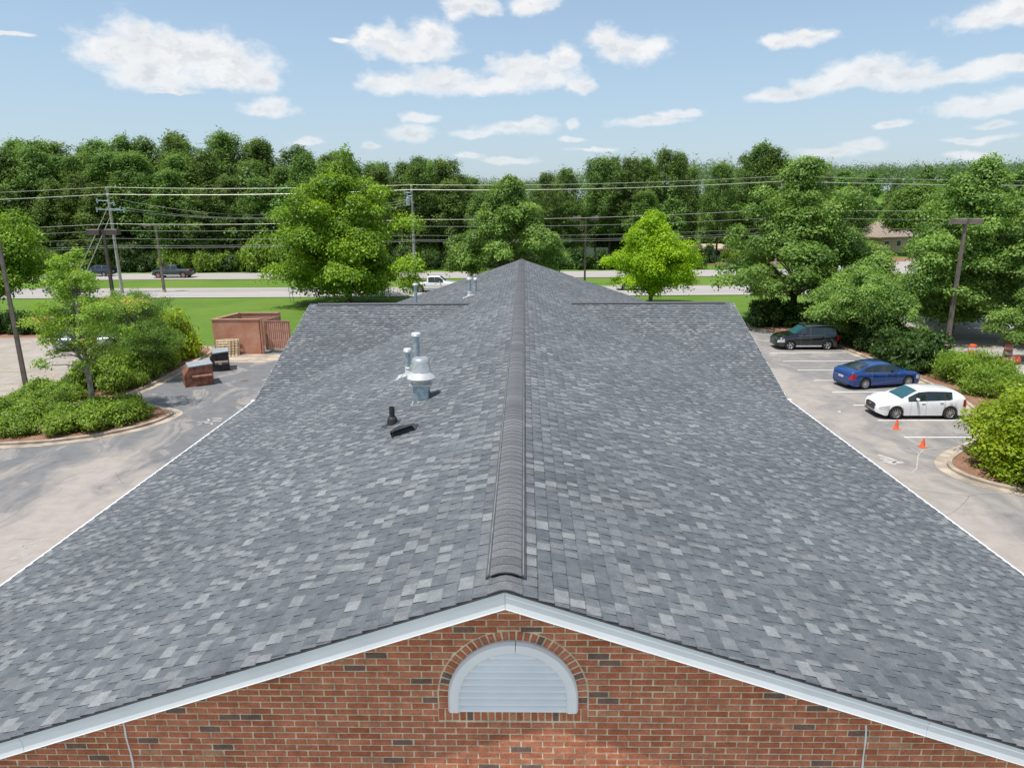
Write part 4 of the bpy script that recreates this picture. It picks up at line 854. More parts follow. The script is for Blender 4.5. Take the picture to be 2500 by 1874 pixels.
for j, y0 in enumerate((115, 119.5, 125, 132, 141)):
    x = -118-j*4
    while x < -6:
        xx = x+random.uniform(-1.2, 1.2); yy = y0+random.uniform(-1.6, 1.6); z = skyz(xx, yy)
        f = random.uniform(.6, .8) if j == 0 else random.uniform(.82, .94) if j < 3 else random.uniform(.93, 1.0); h = max(9, z*f)
        k = 'wood' if random.random() < (.12 if j else .2) else 'pine'; g = G2 if k == 'wood' else G1
        if k == 'wood': h *= .9
        if j == 0 and xx > -22: x += 5; continue
        woodtree(k, xx, yy, h, *g); cnt += 1; x += 5.0+j*.8
for j, y0 in enumerate((124, 131, 140, 152, 168)):
    x = -10+j*2
    while x < 52+j*8:
        xx = x+random.uniform(-1.8, 1.8); yy = y0+random.uniform(-2.5, 2.5); z = skyz(xx, yy)
        if (j == 0 and (10 < xx < 18 or xx > 26)) or (j == 1 and 33 < xx < 40): x += 4; continue
        f = random.uniform(.6, .8) if j < 2 else random.uniform(.76, .9); h = max(8, z*f-terr(xx, yy)); k = 'wood' if random.random() < .3 else 'pine'
        woodtree(k, xx, yy, h, *(G4 if k == 'wood' else G3)); cnt += 1; x += 5.6+j*1.1
for j, y0 in enumerate((160, 185, 215)):
    x = 52+j*12
    while x < 165+j*30:
        xx = x+random.uniform(-3, 3); yy = y0+random.uniform(-6, 6); z = skyz(xx, yy); h = min(24, max(7, (z-terr(xx, yy))*random.uniform(.72, .97)))
        if j == 0 and 70 < xx < 90: h *= .6
        woodtree('wood' if random.random() < .6 else 'pine', xx, yy, h, *G5); cnt += 1; x += 8+j*2
for px_, py_ in [(868, 350), (900, 338), (945, 340), (970, 342), (1225, 360), (1290, 336), (1322, 334), (1362, 336), (1395, 340), (1440, 318), (1470, 330), (1650, 308), (1672, 318), (1620, 330), (1560, 352), (1180, 372), (70, 300), (262, 292), (372, 286), (482, 280), (560, 300)]:
    yy = random.uniform(124, 131); r_ = ray(px_, py_); woodtree('open', .17+r_[0]/r_[1]*yy, yy, 10.2+r_[2]/r_[1]*yy, 'tall open-crowned pine standing above the tree belt with sky through its top', 'tall open pines on the skyline')
for x, y, h, lb in [(46.5, 126, 8.5, 'small tree left of the tan roofed house across the road'), (54, 122, 6.5, 'small street tree by the driveway across the road'), (88, 128, 9, 'small tree right of the tan roofed house')]: woodtree('wood', x, y, h, lb, None)
print('wood trees', cnt)
# understorey along the forest edge
US = ('leafy undergrowth bush at the foot of the roadside wood on the left', 'undergrowth at the forest edge')
for k in range(46): 
    x = -100+k*2.05; shrub(random.choice(['hedge', 'hedge', 'hedge', 'low']), x, 112.0+random.uniform(-.8, 1.2), random.uniform(1.4, 2.6), random.uniform(1.5, 4.2), *US, name='undergrowth_bush', z=0)
for x, w, h in [(-42.5, 3.2, 6.2), (-38.8, 3.4, 7.0), (-51, 2.0, 3.6), (-45.8, 1.3, 2.2)]: shrub('low', x, 110.9, w, h, 'large pale green bush standing out at the forest edge behind the dark pickup', 'big bushes at the forest edge', name='forest_bush', z=0)
for k in range(22): x = -8+k*1.7; shrub('hedge', x, 112+random.uniform(-.6, .6), random.uniform(1.4, 2.0), random.uniform(1.8, 3.2), 'dark low shrub along the far verge behind the roof peak', 'low shrubs on the far verge', z=0)
# distant wood as one mass
V, F, T = [], [], []; rg = np.random.default_rng(5); cl = []
for k in range(1500):
    y = rg.uniform(225, 560); x = rg.uniform(-260, 420); z = terr(x, y); zt = skyz(x, y) if 0 < 1 else 0; h = min(22, max(9, (zt-z)*rg.uniform(.8, .98)))
    cl.append((x, y, z+h*.66, 4.6, h*.34))
V, F, T = leaves(cl, 200000, 1.25, .95, 77, inner=.02, tri=True)
o = link('distant_wood', npmesh('distant_wood', V, F, M['l_far'], tint=T)); tagit(o, 'continuous far-off wood on the horizon behind the nearer trees', 'wood', kind='stuff')
# ------------------------------------------------------------------ vehicles
def wheel(parent, x, y, r, w, rimm='rim', spokes=10, sidey=1):
    wo = link('wheel', MB().lathe([(r*.66, -w/2), (r*.93, -w/2), (r, -w*.36), (r, w*.36), (r*.93, w/2), (r*.66, w/2)], n=28, axis='y').mesh('wheel', M['tyre'], True), parent, (x, y, r))
    s = sidey; b = MB(); b.lathe([(r*.70, s*w*.46), (r*.68, s*w*.30), (r*.6, s*w*.28), (r*.6, s*w*.1), (0, s*w*.1)], n=28, axis='y'); b.obj('rim_barrel', M['rimdark'], wo, True)
    b = MB(); b.lathe([(r*.70, s*w*.47), (r*.66, s*w*.5), (r*.62, s*w*.44)], n=28, axis='y')
    for k in range(spokes):
        a = 2*math.pi*k/spokes; m = Matrix.Rotation(-a, 3, 'Y'); b.box((math.cos(a)*r*.34, s*w*.42, math.sin(a)*r*.34), (r*.62, .02, r*(.10 if spokes > 7 else .19)), m)
    b.lathe([(r*.14, s*w*.4), (r*.13, s*w*.5), (0, s*w*.5)], n=12, axis='y'); b.obj('rim', M[rimm], wo)
    return wo
def lerpk(keys, x):
    xs_, zs = zip(*keys); return np.interp(x, xs_, zs)
def car(loc, rz_, label, L, W_, top, belt, cowl, roof0, roof1, rg, pillars, panes, paintm, wb, wr, name='car', cat='car', group=None, spokes=10, rimm='rim', clad=False, rails=False, cab=None, sill=.2, grille='rimdark', wrear=None, glassm='glass'):
    """lofted body: cross-sections along the length; faces sorted into paint, glass and lamps"""
    t = thing(name, loc, label, cat, group, rz_); h = L/2; wxs = (-(wb/2)-(wrear or 0), wb/2-(wrear or 0)); ra = wr+.055
    xs_ = sorted(set([round(v, 3) for v in np.linspace(-h, h, int(L/.07))]+[round(v, 3) for v in (-h+.02, h-.02, cowl, roof0, roof1, rg)]+[round(q, 3) for w_ in wxs for q in (w_-ra, w_+ra, w_-ra*.96, w_+ra*.96)]+[p+e for p in pillars for e in (-.045, .045)]))
    kt = [k for k in top]; G = []
    ztv = np.array([lerpk(kt, x) for x in xs_]); ker = np.array([1, 2, 1])/4; sm = np.convolve(np.pad(ztv, 1, 'edge'), ker, 'valid'); ztv = np.convolve(np.pad(sm, 1, 'edge'), ker, 'valid')
    for x, zt in zip(xs_, ztv):
        e = (h-abs(x)); fw = 1-.30*max(0, 1-e/.42)**2.2 if x > 0 else 1-.22*max(0, 1-e/.36)**2.2
        w = W_/2*fw; zb = min(lerpk(belt, x), zt-.035); gh = zt-zb
        zs = sill+.10*max(0, 1-e/.3); za = zs
        for wx in wxs:
            d = abs(x-wx)
            if d < ra: za = max(za, wr*.98+math.sqrt(max(0, ra*ra-d*d)))
        zmid = max(zs+(zb-zs)*.50, za+.03); inset = min(1, gh/.42); wt = w*(.93-.16*inset)
        pts = [(0, zs), (w*.86, max(zs, za-.02)), (w*.975, za+.0), (w*1.0, max(zmid, za+.012)), (w*.985, max(zb-.07, za+.03)), (w*.945, zb), (w*.945+(wt-w*.945)*.93, zb+gh*.84 if gh > .08 else zb+.012), (wt*.86, zt-.022*(.4+inset*.6)), (wt*.45, zt-.003), (0, zt)]
        G.append(pts)
    n = len(xs_); K = 10; cats = {}
    def vid(i, k, s): return (xs_[i], s*G[i][k][0], G[i][k][1])
    store = {}
    def addf(c, quad, m=0): store.setdefault(c, []).append((quad, m))
    for s in (-1, 1):
        for i in range(n-1):
            xm = (xs_[i]+xs_[i+1])/2; gh = ((G[i][9][1]-G[i][5][1])+(G[i+1][9][1]-G[i+1][5][1]))/2
            for k in range(K-1):
                q = [vid(i, k, s), vid(i+1, k, s), vid(i+1, k+1, s), vid(i, k+1, s)]
                if s < 0: q.reverse()
                c = 'body'; m = 0
                if k == 5 and gh > .17 and panes[0] < xm < panes[1]: m = 1
                if k == 0: m = 1
                elif k == 1: m = 1 if clad else 0
                elif k == 5 and gh > .17 and roof1-.35 < 99 and panes[0] < xm < panes[1] and not any(abs(xm-p) < .045 for p in pillars): c = 'window%d_%d' % (s, sum(xm > p for p in pillars))
                elif k in (7, 8) and roof0 < xm < cowl: c = 'windscreen'
                elif k in (7, 8) and rg < xm < roof1: c = 'rear_window'
                elif k in (3,) and h-.52 < xm < h-.06 and not cab: c = 'headlight%d' % s
                elif k in (3,) and xm > h-.30 and cab: c = 'headlight%d' % s
                elif k in (3,) and xm < -h+.26: c = 'tail_light%d' % s
                addf(c, q, m)
        for i, sg in ((0, -1), (n-1, 1)):
            for k in range(K-1):
                q = [vid(i, k, s), vid(i, k+1, s), (xs_[i], 0, G[i][k+1][1]), (xs_[i], 0, G[i][k][1])]
                addf('body', q, 0)
    def build(c, nm, ms, off=0):
        b = MB(); seen = {}
        for q, m in store.get(c, []):
            ids = []
            for v in q:
                kk = tuple(round(a, 4) for a in v)
                if kk not in seen: seen[kk] = len(b.v); b.v.append(kk)
                if seen[kk] not in ids: ids.append(seen[kk])
            if len(ids) > 2: b.f.append(tuple(ids)); b.m.append(m)
        if b.f: return b.obj(nm, ms, t, True)
    body = build('body', 'body', [paintm, M['blackmetal']])
    for c in list(store):
        if c.startswith('window'): build(c, 'window', [M['glass']])
        elif c == 'windscreen': build(c, 'windscreen', [M['windscreen']])
        elif c == 'rear_window': build(c, 'rear_window', [M[glassm]])
        elif c.startswith('head'): build(c, 'headlight', [M['lens']])
        elif c.startswith('tail'): build(c, 'tail_light', [M['red']])
    inner = MB(); inner.box((0, 0, .45), (L*.86, W_*.72, .3)); inner.obj('underbody', M['blackmetal'], t)
    for wx in wxs:
        for s in (-1, 1): wheel(t, wx, s*(W_/2-.115), wr, .21, rimm, spokes, s)
        MB().tube([(wx, -W_/2+.13, wr), (wx, W_/2-.13, wr)], .05).obj('axle', M['blackmetal'], t)
    zb0 = lerpk(belt, 0)
    for s in (-1, 1):
        mo = MB(); mo.lathe([(0, -.11), (.06, -.1), (.085, -.02), (.08, .06), (0, .1)], n=10, axis='y'); o = mo.obj('mirror', paintm, t, True); o.location = (cowl-.62, s*(W_/2+.07), zb0+.10); o.scale = (.8, 1, .9)
        for p in list(pillars)+[cowl-.38]:
            b = MB(); i = min(range(n), key=lambda i: abs(xs_[i]-p)); pts = [(xs_[i], s*(G[i][k][0]+.002), G[i][k][1]) for k in (2, 3, 4, 5)]; b.tube(pts, .004, 5); b.obj('door_seam', M['lidgrey'], t)
        for p in pillars[-2:]:
            i = min(range(n), key=lambda i: abs(xs_[i]-(p+.16))); b = MB(); b.box((p+.16, s*(G[i][4][0]+.012), G[i][4][1]-.02), (.17, .03, .03)); b.obj('door_handle', paintm, t)
        if rails:
            b = MB(); b.tube([(x, s*(W_/2*.70), lerpk(kt, x)+.035) for x in np.linspace(roof1+.1, roof0-.05, 8)], .02, 6); b.obj('roof_rail', M['chrome'], t)
        # chrome window line and sill trim
        b = MB(); idx = [i for i in range(n) if panes[0]-.02 <= xs_[i] <= panes[1]+.1]; b.tube([(xs_[i], s*(G[i][5][0]+.004), G[i][5][1]+.002) for i in idx], .010, 5); b.obj('window_trim', M['chrome'] if paintm is not M['p_white'] else M['blackmetal'], t)
        if clad:
            for wx in wxs:
                b = MB(); b.tube([(wx+ra*math.cos(a), s*(W_/2-.005), wr+ra*math.sin(a)) for a in np.linspace(.0, math.pi, 12)], .022, 6); b.obj('arch_trim', M['blackmetal'], t)
            MB().box((0, s*(W_/2-.03), sill+.03), (wb-2*ra, .05, .09)).obj('sill_trim', M['alulight'] if clad else M['blackmetal'], t)
    fz = sill+.34
    b = MB(); b.prism([(-.40, fz-.16), (.40, fz-.16), (.46, fz+.1), (.3, fz+.17), (-.3, fz+.17), (-.46, fz+.1)], h-.03, h+.012, 'x'); b.obj('grille', M[grille], t)
    MB().box((h+.018, 0, fz+.07), (.014, .13, .05)).obj('badge', M['chrome'], t)
    MB().box((h-.02, 0, sill+.09), (.06, W_*.6, .07)).obj('lower_intake', M['blackmetal'], t)
    MB().box((-h-.008, 0, fz+.12), (.016, .42, .12)).obj('number_plate', M['plate'], t)
    MB().box((-h+.03, 0, sill+.07), (.08, W_*.64, .1)).obj('rear_diffuser', M['blackmetal'], t)
    return t
# white hatchback
car((19.32, 33.02, 0), math.pi+.0, 'white five-door hatchback, nearest of the parked cars, behind the orange cones', 4.24, 1.76,
    [(-2.12, .72), (-2.06, .98), (-1.92, 1.1), (-1.72, 1.30), (-1.5, 1.375), (-1.0, 1.42), (-.2, 1.44), (.25, 1.40), (.98, 1.0), (1.05, .97), (1.6, .89), (1.95, .76), (2.06, .66), (2.12, .54)],
    [(-2.12, 1.05), (-1.7, 1.06), (-1.2, .96), (1.0, .88), (2.12, .7)], 1.0, .27, -1.58, -1.96, (-.98, -.12), (-1.30, .72), M['p_white'], 2.56, .315, spokes=10, rimm='rim')
car((20.35, 38.85, 0), .21, 'metallic blue four-door sedan parked between the black car and the white hatchback', 4.62, 1.8,
    [(-2.31, .74), (-2.26, .98), (-2.15, 1.04), (-1.82, 1.07), (-1.1, 1.33), (-.55, 1.41), (-.05, 1.42), (.25, 1.39), (1.0, 1.0), (1.08, .97), (1.7, .88), (2.1, .76), (2.24, .66), (2.31, .54)],
    [(-2.31, .99), (-1.3, .94), (1.0, .87), (2.31, .7)], 1.02, .28, -1.02, -1.8, (-.98, -.08), (-1.45, .78), M['p_blue'], 2.74, .32, spokes=14)
car((20.3, 49.35, 0), math.pi, 'black compact SUV with silver roof rails at the far end of the parking row', 4.5, 1.82,
    [(-2.25, .85), (-2.2, 1.16), (-2.12, 1.25), (-1.92, 1.56), (-1.6, 1.64), (-.9, 1.67), (-.1, 1.67), (.25, 1.63), (.98, 1.16), (1.05, 1.12), (1.6, 1.03), (2.0, .9), (2.18, .78), (2.25, .62)],
    [(-2.25, 1.12), (-1.2, 1.07), (1.0, 1.0), (2.25, .8)], 1.0, .28, -1.86, -2.14, (-1.08, -.08), (-1.85, .72), M['p_black'], 2.62, .35, clad=True, rails=True, spokes=5, sill=.26, name='suv')
def sedan(loc, rz_, label, p, group=None): return car(loc, rz_, label, 4.6, 1.82, [(-2.3, .74), (-2.25, .98), (-1.82, 1.07), (-1.1, 1.36), (-.5, 1.44), (.25, 1.41), (1.0, 1.0), (1.7, .9), (2.1, .78), (2.3, .55)], [(-2.3, .99), (1.0, .88), (2.3, .7)], 1.02, .28, -1.02, -1.8, (-.98, -.08), (-1.45, .78), p, 2.74, .32, group=group)
def suv(loc, rz_, label, p, group=None): return car(loc, rz_, label, 4.6, 1.86, [(-2.3, .85), (-2.25, 1.16), (-2.0, 1.5), (-1.7, 1.66), (-.1, 1.7), (.3, 1.65), (1.0, 1.17), (1.6, 1.05), (2.1, .9), (2.3, .62)], [(-2.3, 1.1), (1.0, 1.0), (2.3, .8)], 1.02, .28, -1.86, -2.18, (-1.08, -.08), (-1.85, .72), p, 2.66, .35, clad=True, name='suv', spokes=5, sill=.26, group=group)
def pickup(loc, rz_, label, p, rimm='rim'):
    t = car(loc, rz_, label, 5.9, 2.0, [(-2.95, .9), (-2.93, 1.22), (-1.05, 1.23), (-1.02, 1.3), (-.92, 1.84), (-.6, 1.92), (.3, 1.93), (.55, 1.88), (1.2, 1.32), (1.3, 1.28), (2.0, 1.2), (2.7, 1.1), (2.95, .85)], [(-2.95, 1.19), (-1.1, 1.19), (-1.0, 1.18), (1.3, 1.12), (2.95, .95)], 1.22, .6, -.9, -1.0, (-.05,), (-.85, .95), p, 3.7, .44, name='pickup_truck', cat='pickup truck', cab=True, clad=True, spokes=6, sill=.42, rimm=rimm)
    MB().box((-2.0, 0, 1.235), (1.72, 1.55, .03)).obj('cargo_bed', M['blackmetal'], t); return t
pickup((-51.6, 102.0, 0), math.pi, 'dark grey pickup truck driving left along the far road', M['p_grey'], 'gate')
suv((-64.5, 104.8, 0), math.pi, 'dark blue SUV on the far road, left of the dark grey pickup', M['p_navy'])
pickup((-10.5, 83.6, 0), 0, 'white pickup truck on the near road beside the largest oak', M['p_white'])
suv((13.6, 84.5, 0), 0, 'white SUV on the near road behind the vivid yellow-green tree', M['p_white'])
sedan((45.6, 87.0, 0), 0, 'silver sedan on the near road seen between the oaks at the right', M['p_silver'])
sedan((47.6, 105.2, 0), math.pi+.1, 'pale sedan on the far road, mostly hidden by the spreading oak', M['p_white'])
sedan((-56.5, 84.4, 0), 0, 'silver sedan on the near road behind the dark oak at the left edge', M['p_silver'])
sedan((57.5, 83.2, 0), 0, 'teal sedan glimpsed through the leaves at the right edge', M['p_teal'])
sedan((-33.6, 50.8, 0), 1.75, 'pale blue-grey sedan in the left lot, hidden behind the young maple', M['p_sblue'])
sedan((-30.6, 51.2, 0), 1.75, 'silver sedan in the left lot, hidden behind the crape myrtles', M['p_silver'])

# ------------------------------------------------------------------ lamp posts, utility poles, wires
def lamp(x, y, h, label, heads, m='bronze', hz=0, w=.13, hd=(.72, .42, .28), gap=.62):
    t = thing('lamp_post', (x, y, 0), label, 'lamp post', 'parking lot lamp posts', hz)
    b = MB(); b.add([(sx*w*s/2, sy*w*s/2, z) for z, s in ((.0, 1.25), (h, .85)) for sx, sy in ((-1, -1), (1, -1), (1, 1), (-1, 1))], [(0, 1, 5, 4), (1, 2, 6, 5), (2, 3, 7, 6), (3, 0, 4, 7), (4, 5, 6, 7)]); b.obj('pole', M[m], t)
    MB().lathe([(.0, .3), (.2, .3), (.22, .26), (.22, -.1)], n=14).obj('footing', M['curb'], t)
    for s in heads:
        MB().tube([(0, 0, h-.12), (s*(gap-hd[0]/2+.04), 0, h-.12)], .035, 6).obj('arm', M[m], t)
        o = MB().prism([(-hd[1]/2, -hd[2]*.5), (hd[1]/2, -hd[2]*.5), (hd[1]/2, hd[2]*.4), (hd[1]/2-.04, hd[2]*.5), (-hd[1]/2+.04, hd[2]*.5), (-hd[1]/2, hd[2]*.4)], -hd[0]/2, hd[0]/2, 'x').obj('lamp_head', M[m], t, loc=(s*gap, 0, h-.12))
        MB().box((0, 0, -hd[2]*.5-.006), (hd[0]*.8, hd[1]*.75, .02)).obj('lens', M['plate'], o)
    return t
lamp(-27.55, 36.7, 9.2, 'slim brown lamp post at the left edge, standing in the planted island', (-1,), 'poletan', .3, .17)
lamp(-26.75, 44.8, 8.75, 'dark twin-headed lamp post behind the young maple', (-1, 1), 'bronze', 0, .17, (.82, .45, .34), .58)
lamp(-43.9, 84.0, 8.1, 'single-headed brown lamp post at the road by the dark pickup', (-1,), 'poletan', 0, .22, (1.1, .4, .2), 1.0)
lamp(7.95, 90, 8.45, 'brown twin-headed lamp post on the median behind the roof peak', (-1, 1), 'bronze', 0, .2, (.95, .6, .5), 1.15)
lamp(30.25, 48.9, 8.95, 'tall brown twin-headed lamp post among the oaks on the right', (-1, 1), 'poletan', 0, .2, (.92, .45, .36), .54)
PX = [(-100, 84), (-48.7, 83.3), (-13.4, 86.2), (31.0, 86.5), (82, 90)]
LINES = [(11.2, 12.38, 12.46, 13.15, 12.4), (10.4, 11.58, 11.9, 12.55, 11.9), (7.0, 8.22, 8.42, 9.35, 8.9), (6.2, 7.45, 7.62, 8.35, 8.0), (5.4, 6.53, 6.54, 7.15, 7.0), (4.7, 5.70, 6.03, 6.65, 6.5), (4.4, 5.47, 5.85, 6.4, 6.3)]
def upole(i, label, extras):
    x, y = PX[i]; h = LINES[0][i]; t = thing('utility_pole', (x, y, terr(x, y)), label, 'utility pole', 'utility poles along the near road')
    MB().tube([(0, 0, -.2), (0, 0, h*.5), (.0, 0, h)], [.2, .17, .12], 10).obj('pole', M['wood_pole'], t, True)
    for L_ in LINES[:2]:
        MB().lathe([(.0, -.16), (.07, -.14), (.04, -.08), (.08, -.04), (.04, 0), (.06, .04), (0, .05)], n=8).obj('insulator', M['alulight'], t, loc=(0, -.15, L_[i]-.02))
    for L_ in LINES[2:]: MB().box((0, -.17, L_[i]), (.14, .1, .1)).obj('bracket', M['galv'], t)
    for (px_, pz, ln) in extras:
        b = MB(); b.tube([(0, -.1, pz), (px_, -.1, pz+.05)], .04, 6); b.tube([(px_, -.1, pz-.28), (px_, -.1, pz+.3)], [.07, .1], 8); b.obj('switch_arm', M['galv'], t)
    return t
p1 = upole(1, 'grey wooden utility pole with switch arms behind the twin-headed lamp on the left', [(-1.3, 10.9, 0), (-1.5, 9.9, 0), (1.3, 9.95, 0), (.6, 10.6, 0), (1.7, 9.8, 0)])
upole(2, 'grey utility pole with transformer at the right side of the largest oak', [(-.8, 11.6, 0), (-.5, 11.2, 0)])
MB().lathe([(0, -.5), (.22, -.48), (.24, .4), (.1, .5), (0, .5)], n=12).obj('transformer', M['galv'], bpy.data.objects['utility_pole.001'], True, (-.45, -.2, 10.6))
upole(3, 'utility pole mostly hidden inside the spreading oak', [(-.8, 9.4, 0), (.8, 9.4, 0)])
for L_, nm, r_ in zip(LINES, ('topmost', 'second highest, thickest', 'third highest', 'fourth highest', 'fifth highest', 'second lowest', 'lowest'), (.016, .03, .017, .017, .014, .014, .017)):
    pts = []
    for i in range(4):
        (xa, ya), (xb, yb) = PX[i], PX[i+1]
        for k in range(12):
            s = k/12; pts.append((xa+(xb-xa)*s, ya+(yb-ya)*s-.2, L_[i]+(L_[i+1]-L_[i])*s-(.28+.1*(i == 2))*4*s*(1-s)))
    o = MB().tube(pts, r_, 5, False).obj('power_line', M['wirelight'] if nm[0] in 'ts' and 'low' not in nm else M['wire'], None); tagit(o, nm+' overhead wire along the near road', 'power line', 'overhead wires along the road')
for k, (z0, z1, sag) in enumerate([(11.0, 10.9, 1.9), (10.1, 10.6, 1.6), (9.8, 10.2, 1.35)]):
    pts = [(-47.6+34.2*s/16, 83.4+2.9*s/16+.3, z0+(z1-z0)*s/16-sag*4*(s/16)*(1-s/16)) for s in range(17)]
    o = MB().tube(pts, .013, 5, False).obj('drooping_wire', M['wire'], None); tagit(o, ('upper', 'middle', 'lowest')[k]+' of three slack wires drooping between the left pole and the largest oak', 'wire', 'slack wires')
for k, (z0, xe, lab) in enumerate([(10.3, -56.0, 'longer'), (9.0, -55.0, 'shorter')]):
    o = MB().tube([(-48.8, 83.3, z0), (xe, 84.5, 0)], .035, 6).obj('guy_wire', M['wirelight'], None); tagit(o, lab+' guy wire slanting left from the utility pole to the ground', 'guy wire', 'guy wires')
o = thing('guy_wire', (-25.3, 74, 0), 'pair of thin stays in front of the road beside the largest oak', 'guy wire')
for dx in (0, .35): MB().tube([(dx, 0, 3.6), (dx+.25, 0, 0)], .03, 5).obj('stay', M['wood_pole'], o)

# ------------------------------------------------------------------ dumpster enclosure, gates, pallets, bins
t = thing('dumpster_enclosure', (-20.1, 47.85, 0), 'brick dumpster enclosure with brown coping beside the parking lot', 'enclosure')
H_ = 2.42
def wallseg(x0, y0, x1, y1, nm='wall'):
    b = MB(); d = Vector((x1-x0, y1-y0)); a = math.atan2(d.y, d.x); m = Matrix.Rotation(a, 3, 'Z'); c = ((x0+x1)/2, (y0+y1)/2)
    b.box((c[0], c[1], H_/2), (d.length, .2, H_), m).obj('wall', M['brickfar'], t); MB().box((c[0], c[1], H_+.035), (d.length+.12, .28, .07), m).obj('coping', M['encap'], t)
wallseg(-1.7, 0, 1.6, 0); wallseg(-1.62, .14, -1.0, 2.9); wallseg(-1.0, 2.98, 1.95, 2.98)
for (x, y) in ((1.73, -.02), (2.02, 2.95)): MB().tube([(x, y, -.05), (x, y, H_+.12)], .085, 12).obj('post', M['encap'], t, True)
t = thing('enclosure_gate', (-18.2, 48.25, 0), 'brown corrugated gate leaf swung open at the right of the brick enclosure', 'gate')
def gate(t, L, ang, z0=.28, z1=2.25, n=11):
    m = Matrix.Rotation(ang, 3, 'Z'); e = m @ Vector((1, 0, 0))
    for k in range(n):
        c = e*(.06+(L-.12)*(k+.5)/n); MB().box((c.x, c.y, (z0+z1)/2), ((L-.12)/n*.72, .035, z1-z0), m).obj('slat', M['gate'], t)
    c = e*L/2; q = m @ Vector((0, .035, 0))
    MB().box((c.x+q.x, c.y+q.y, (z0+z1)/2), (L, .02, z1-z0-.1), m).obj('backing', M['encap'], t)
    MB().box((c.x, c.y-.02, z0-.05), (L, .07, .1), m).obj('bottom_rail', M['gatewood'], t); MB().box((c.x, c.y-.01, z1+.02), (L, .06, .05), m).obj('top_rail', M['encap'], t)
    for s in (.0, 1.0):
        c = e*L*s; MB().box((c.x, c.y, (z0+z1)/2), (.05, .06, z1-z0), m).obj('stile', M['encap'], t)
gate(t, 1.68, .02)
t = thing('enclosure_gate', (-18.35, 48.4, 0), 'shaded second gate leaf closing the side of the brick enclosure', 'gate'); gate(t, 2.2, 1.42)
def pallet(x, y, rz_, tilt, label):
    t = thing('pallet', (x, y, .0), label, 'pallet', 'wooden pallets leaning on the enclosure wall'); t.rotation_euler = (tilt, 0, rz_)
    for k in range(7): MB().box((0, -.065, .05+k*.175+(random.uniform(-.008, .008))), (1.02, .018, .095 if k not in (0, 6) else .13)).obj('deck_board', M['pallet'], t)
    for k in range(3): MB().box((-.48+k*.48, 0, .58), (.04, .11, 1.18)).obj('stringer', M['pallet'], t)
    for k in range(4): MB().box((0, .065, .06+k*.35), (1.02, .018, .1)).obj('bottom_board', M['pallet'], t)
pallet(-20.9, 46.95, .03, -.28, 'frontmost wooden pallet leaning on the brick enclosure'); pallet(-20.72, 47.08, 0, -.27, 'second wooden pallet, just behind the frontmost one')
pallet(-20.5, 47.2, -.02, -.26, 'third wooden pallet, sticking out further right than the front two'); pallet(-20.42, 47.32, 0, -.24, 'rearmost wooden pallet, against the bricks')
def dumpster(x, y, rz_, L, D_, h, bm, lm, label, pocketm, name='dumpster'):
    t = thing(name, (x, y, 0), label, 'dumpster', None, rz_)
    P = [(0, .04), (0, h*.58), (L*.2, h*.95), (L, h), (L, .04)]
    b = MB(); b.prism(P, 0, D_, 'y').obj('bin', bm, t)
    b = MB(); b.prism([(L*.17, h*.955), (L*.19, h*1.0), (L*1.02, h*1.06), (L*1.03, h*1.01)], -.05, D_*.5-.01, 'y').obj('lid', lm, t)
    b = MB(); b.prism([(L*.17, h*.955), (L*.19, h*1.0), (L*1.02, h*1.06), (L*1.03, h*1.01)], D_*.5+.01, D_+.05, 'y').obj('lid', lm, t)
    for s in (0, 1):
        y0 = -.13 if s == 0 else D_+.005; b = MB(); b.prism([(y0, h*.40), (y0+.125, h*.36), (y0+.125, h*.56), (y0+(.0 if s == 0 else .1), h*.50)], L*.27, L*.97, 'x').obj('fork_pocket', pocketm, t)
    for yy in (-.012, D_+.012):
        for xx in (.03, L-.03): MB().box((xx, yy, h*.3), (.06, .025, h*.56)).obj('rib', bm, t)
    MB().box((L/2, D_/2, .02), (L*1.02, D_*1.02, .05)).obj('base_rail', bm, t)
    return t
dumpster(-19.5, 38.45, .55, 1.55, 1.35, 1.2, M['binbrown'], M['lid'], 'rusty brown dumpster with a grey lid, the nearer of two on the asphalt', M['binbrown'])
d2 = dumpster(-19.75, 42.3, .40, 1.15, 1.3, 1.2, M['binblack'], M['lid'], 'black dumpster with a pale fork ledge in front of the pallets', M['poletan'])
MB().box((.62, -.14, .52), (.2, .012, .16)).obj('notice', M['gatewood'], d2)

# cones and barrels
def cone(x, y, label, h=.46, tilt=0):
    t = thing('traffic_cone', (x, y, .0), label, 'traffic cone', 'traffic cones by the white hatchback'); t.rotation_euler = (0, tilt, 0)
    MB().box((0, 0, .015), (.30, .30, .03)).obj('base', M['orange'], t); MB().lathe([(.115, .03), (.10, .06), (.03, h), (.0, h)], n=16).obj('cone', M['orange'], t, True)
    return t
cone(17.35, 30.75, 'faded orange traffic cone nearer the white hatchback', .46); cone(17.2, 28.3, 'orange traffic cone nearer the big round bush', .4, .05)
def barrel(x, y, label, tilt=0):
    t = thing('traffic_barrel', (x, y, .0), label, 'traffic barrel', 'construction barrels on the side street'); t.rotation_euler = (tilt, 0, .2)
    for k, m in enumerate(('orange', 'plate', 'orange', 'plate', 'orange')):
        MB().lathe([(.29-.015*k, .08+k*.18), (.28-.015*k, .26+k*.18)], n=18).obj('band', M[m], t, True)
    MB().lathe([(.21, .97), (.12, 1.0), (0, 1.0)], n=18).obj('top', M['orange'], t, True); MB().lathe([(.36, 0), (.36, .06), (.29, .09)], n=18).obj('rubber_base', M['dark'], t, True)
barrel(29.8, 45.4, 'orange and white traffic barrel beside the lamp post on the side street'); barrel(32.3, 45.6, 'orange and white traffic barrel half hidden by leaves at the right'); barrel(31.6, 44.7, 'tipped orange barrel on the side street by the leaning young tree', 1.2)
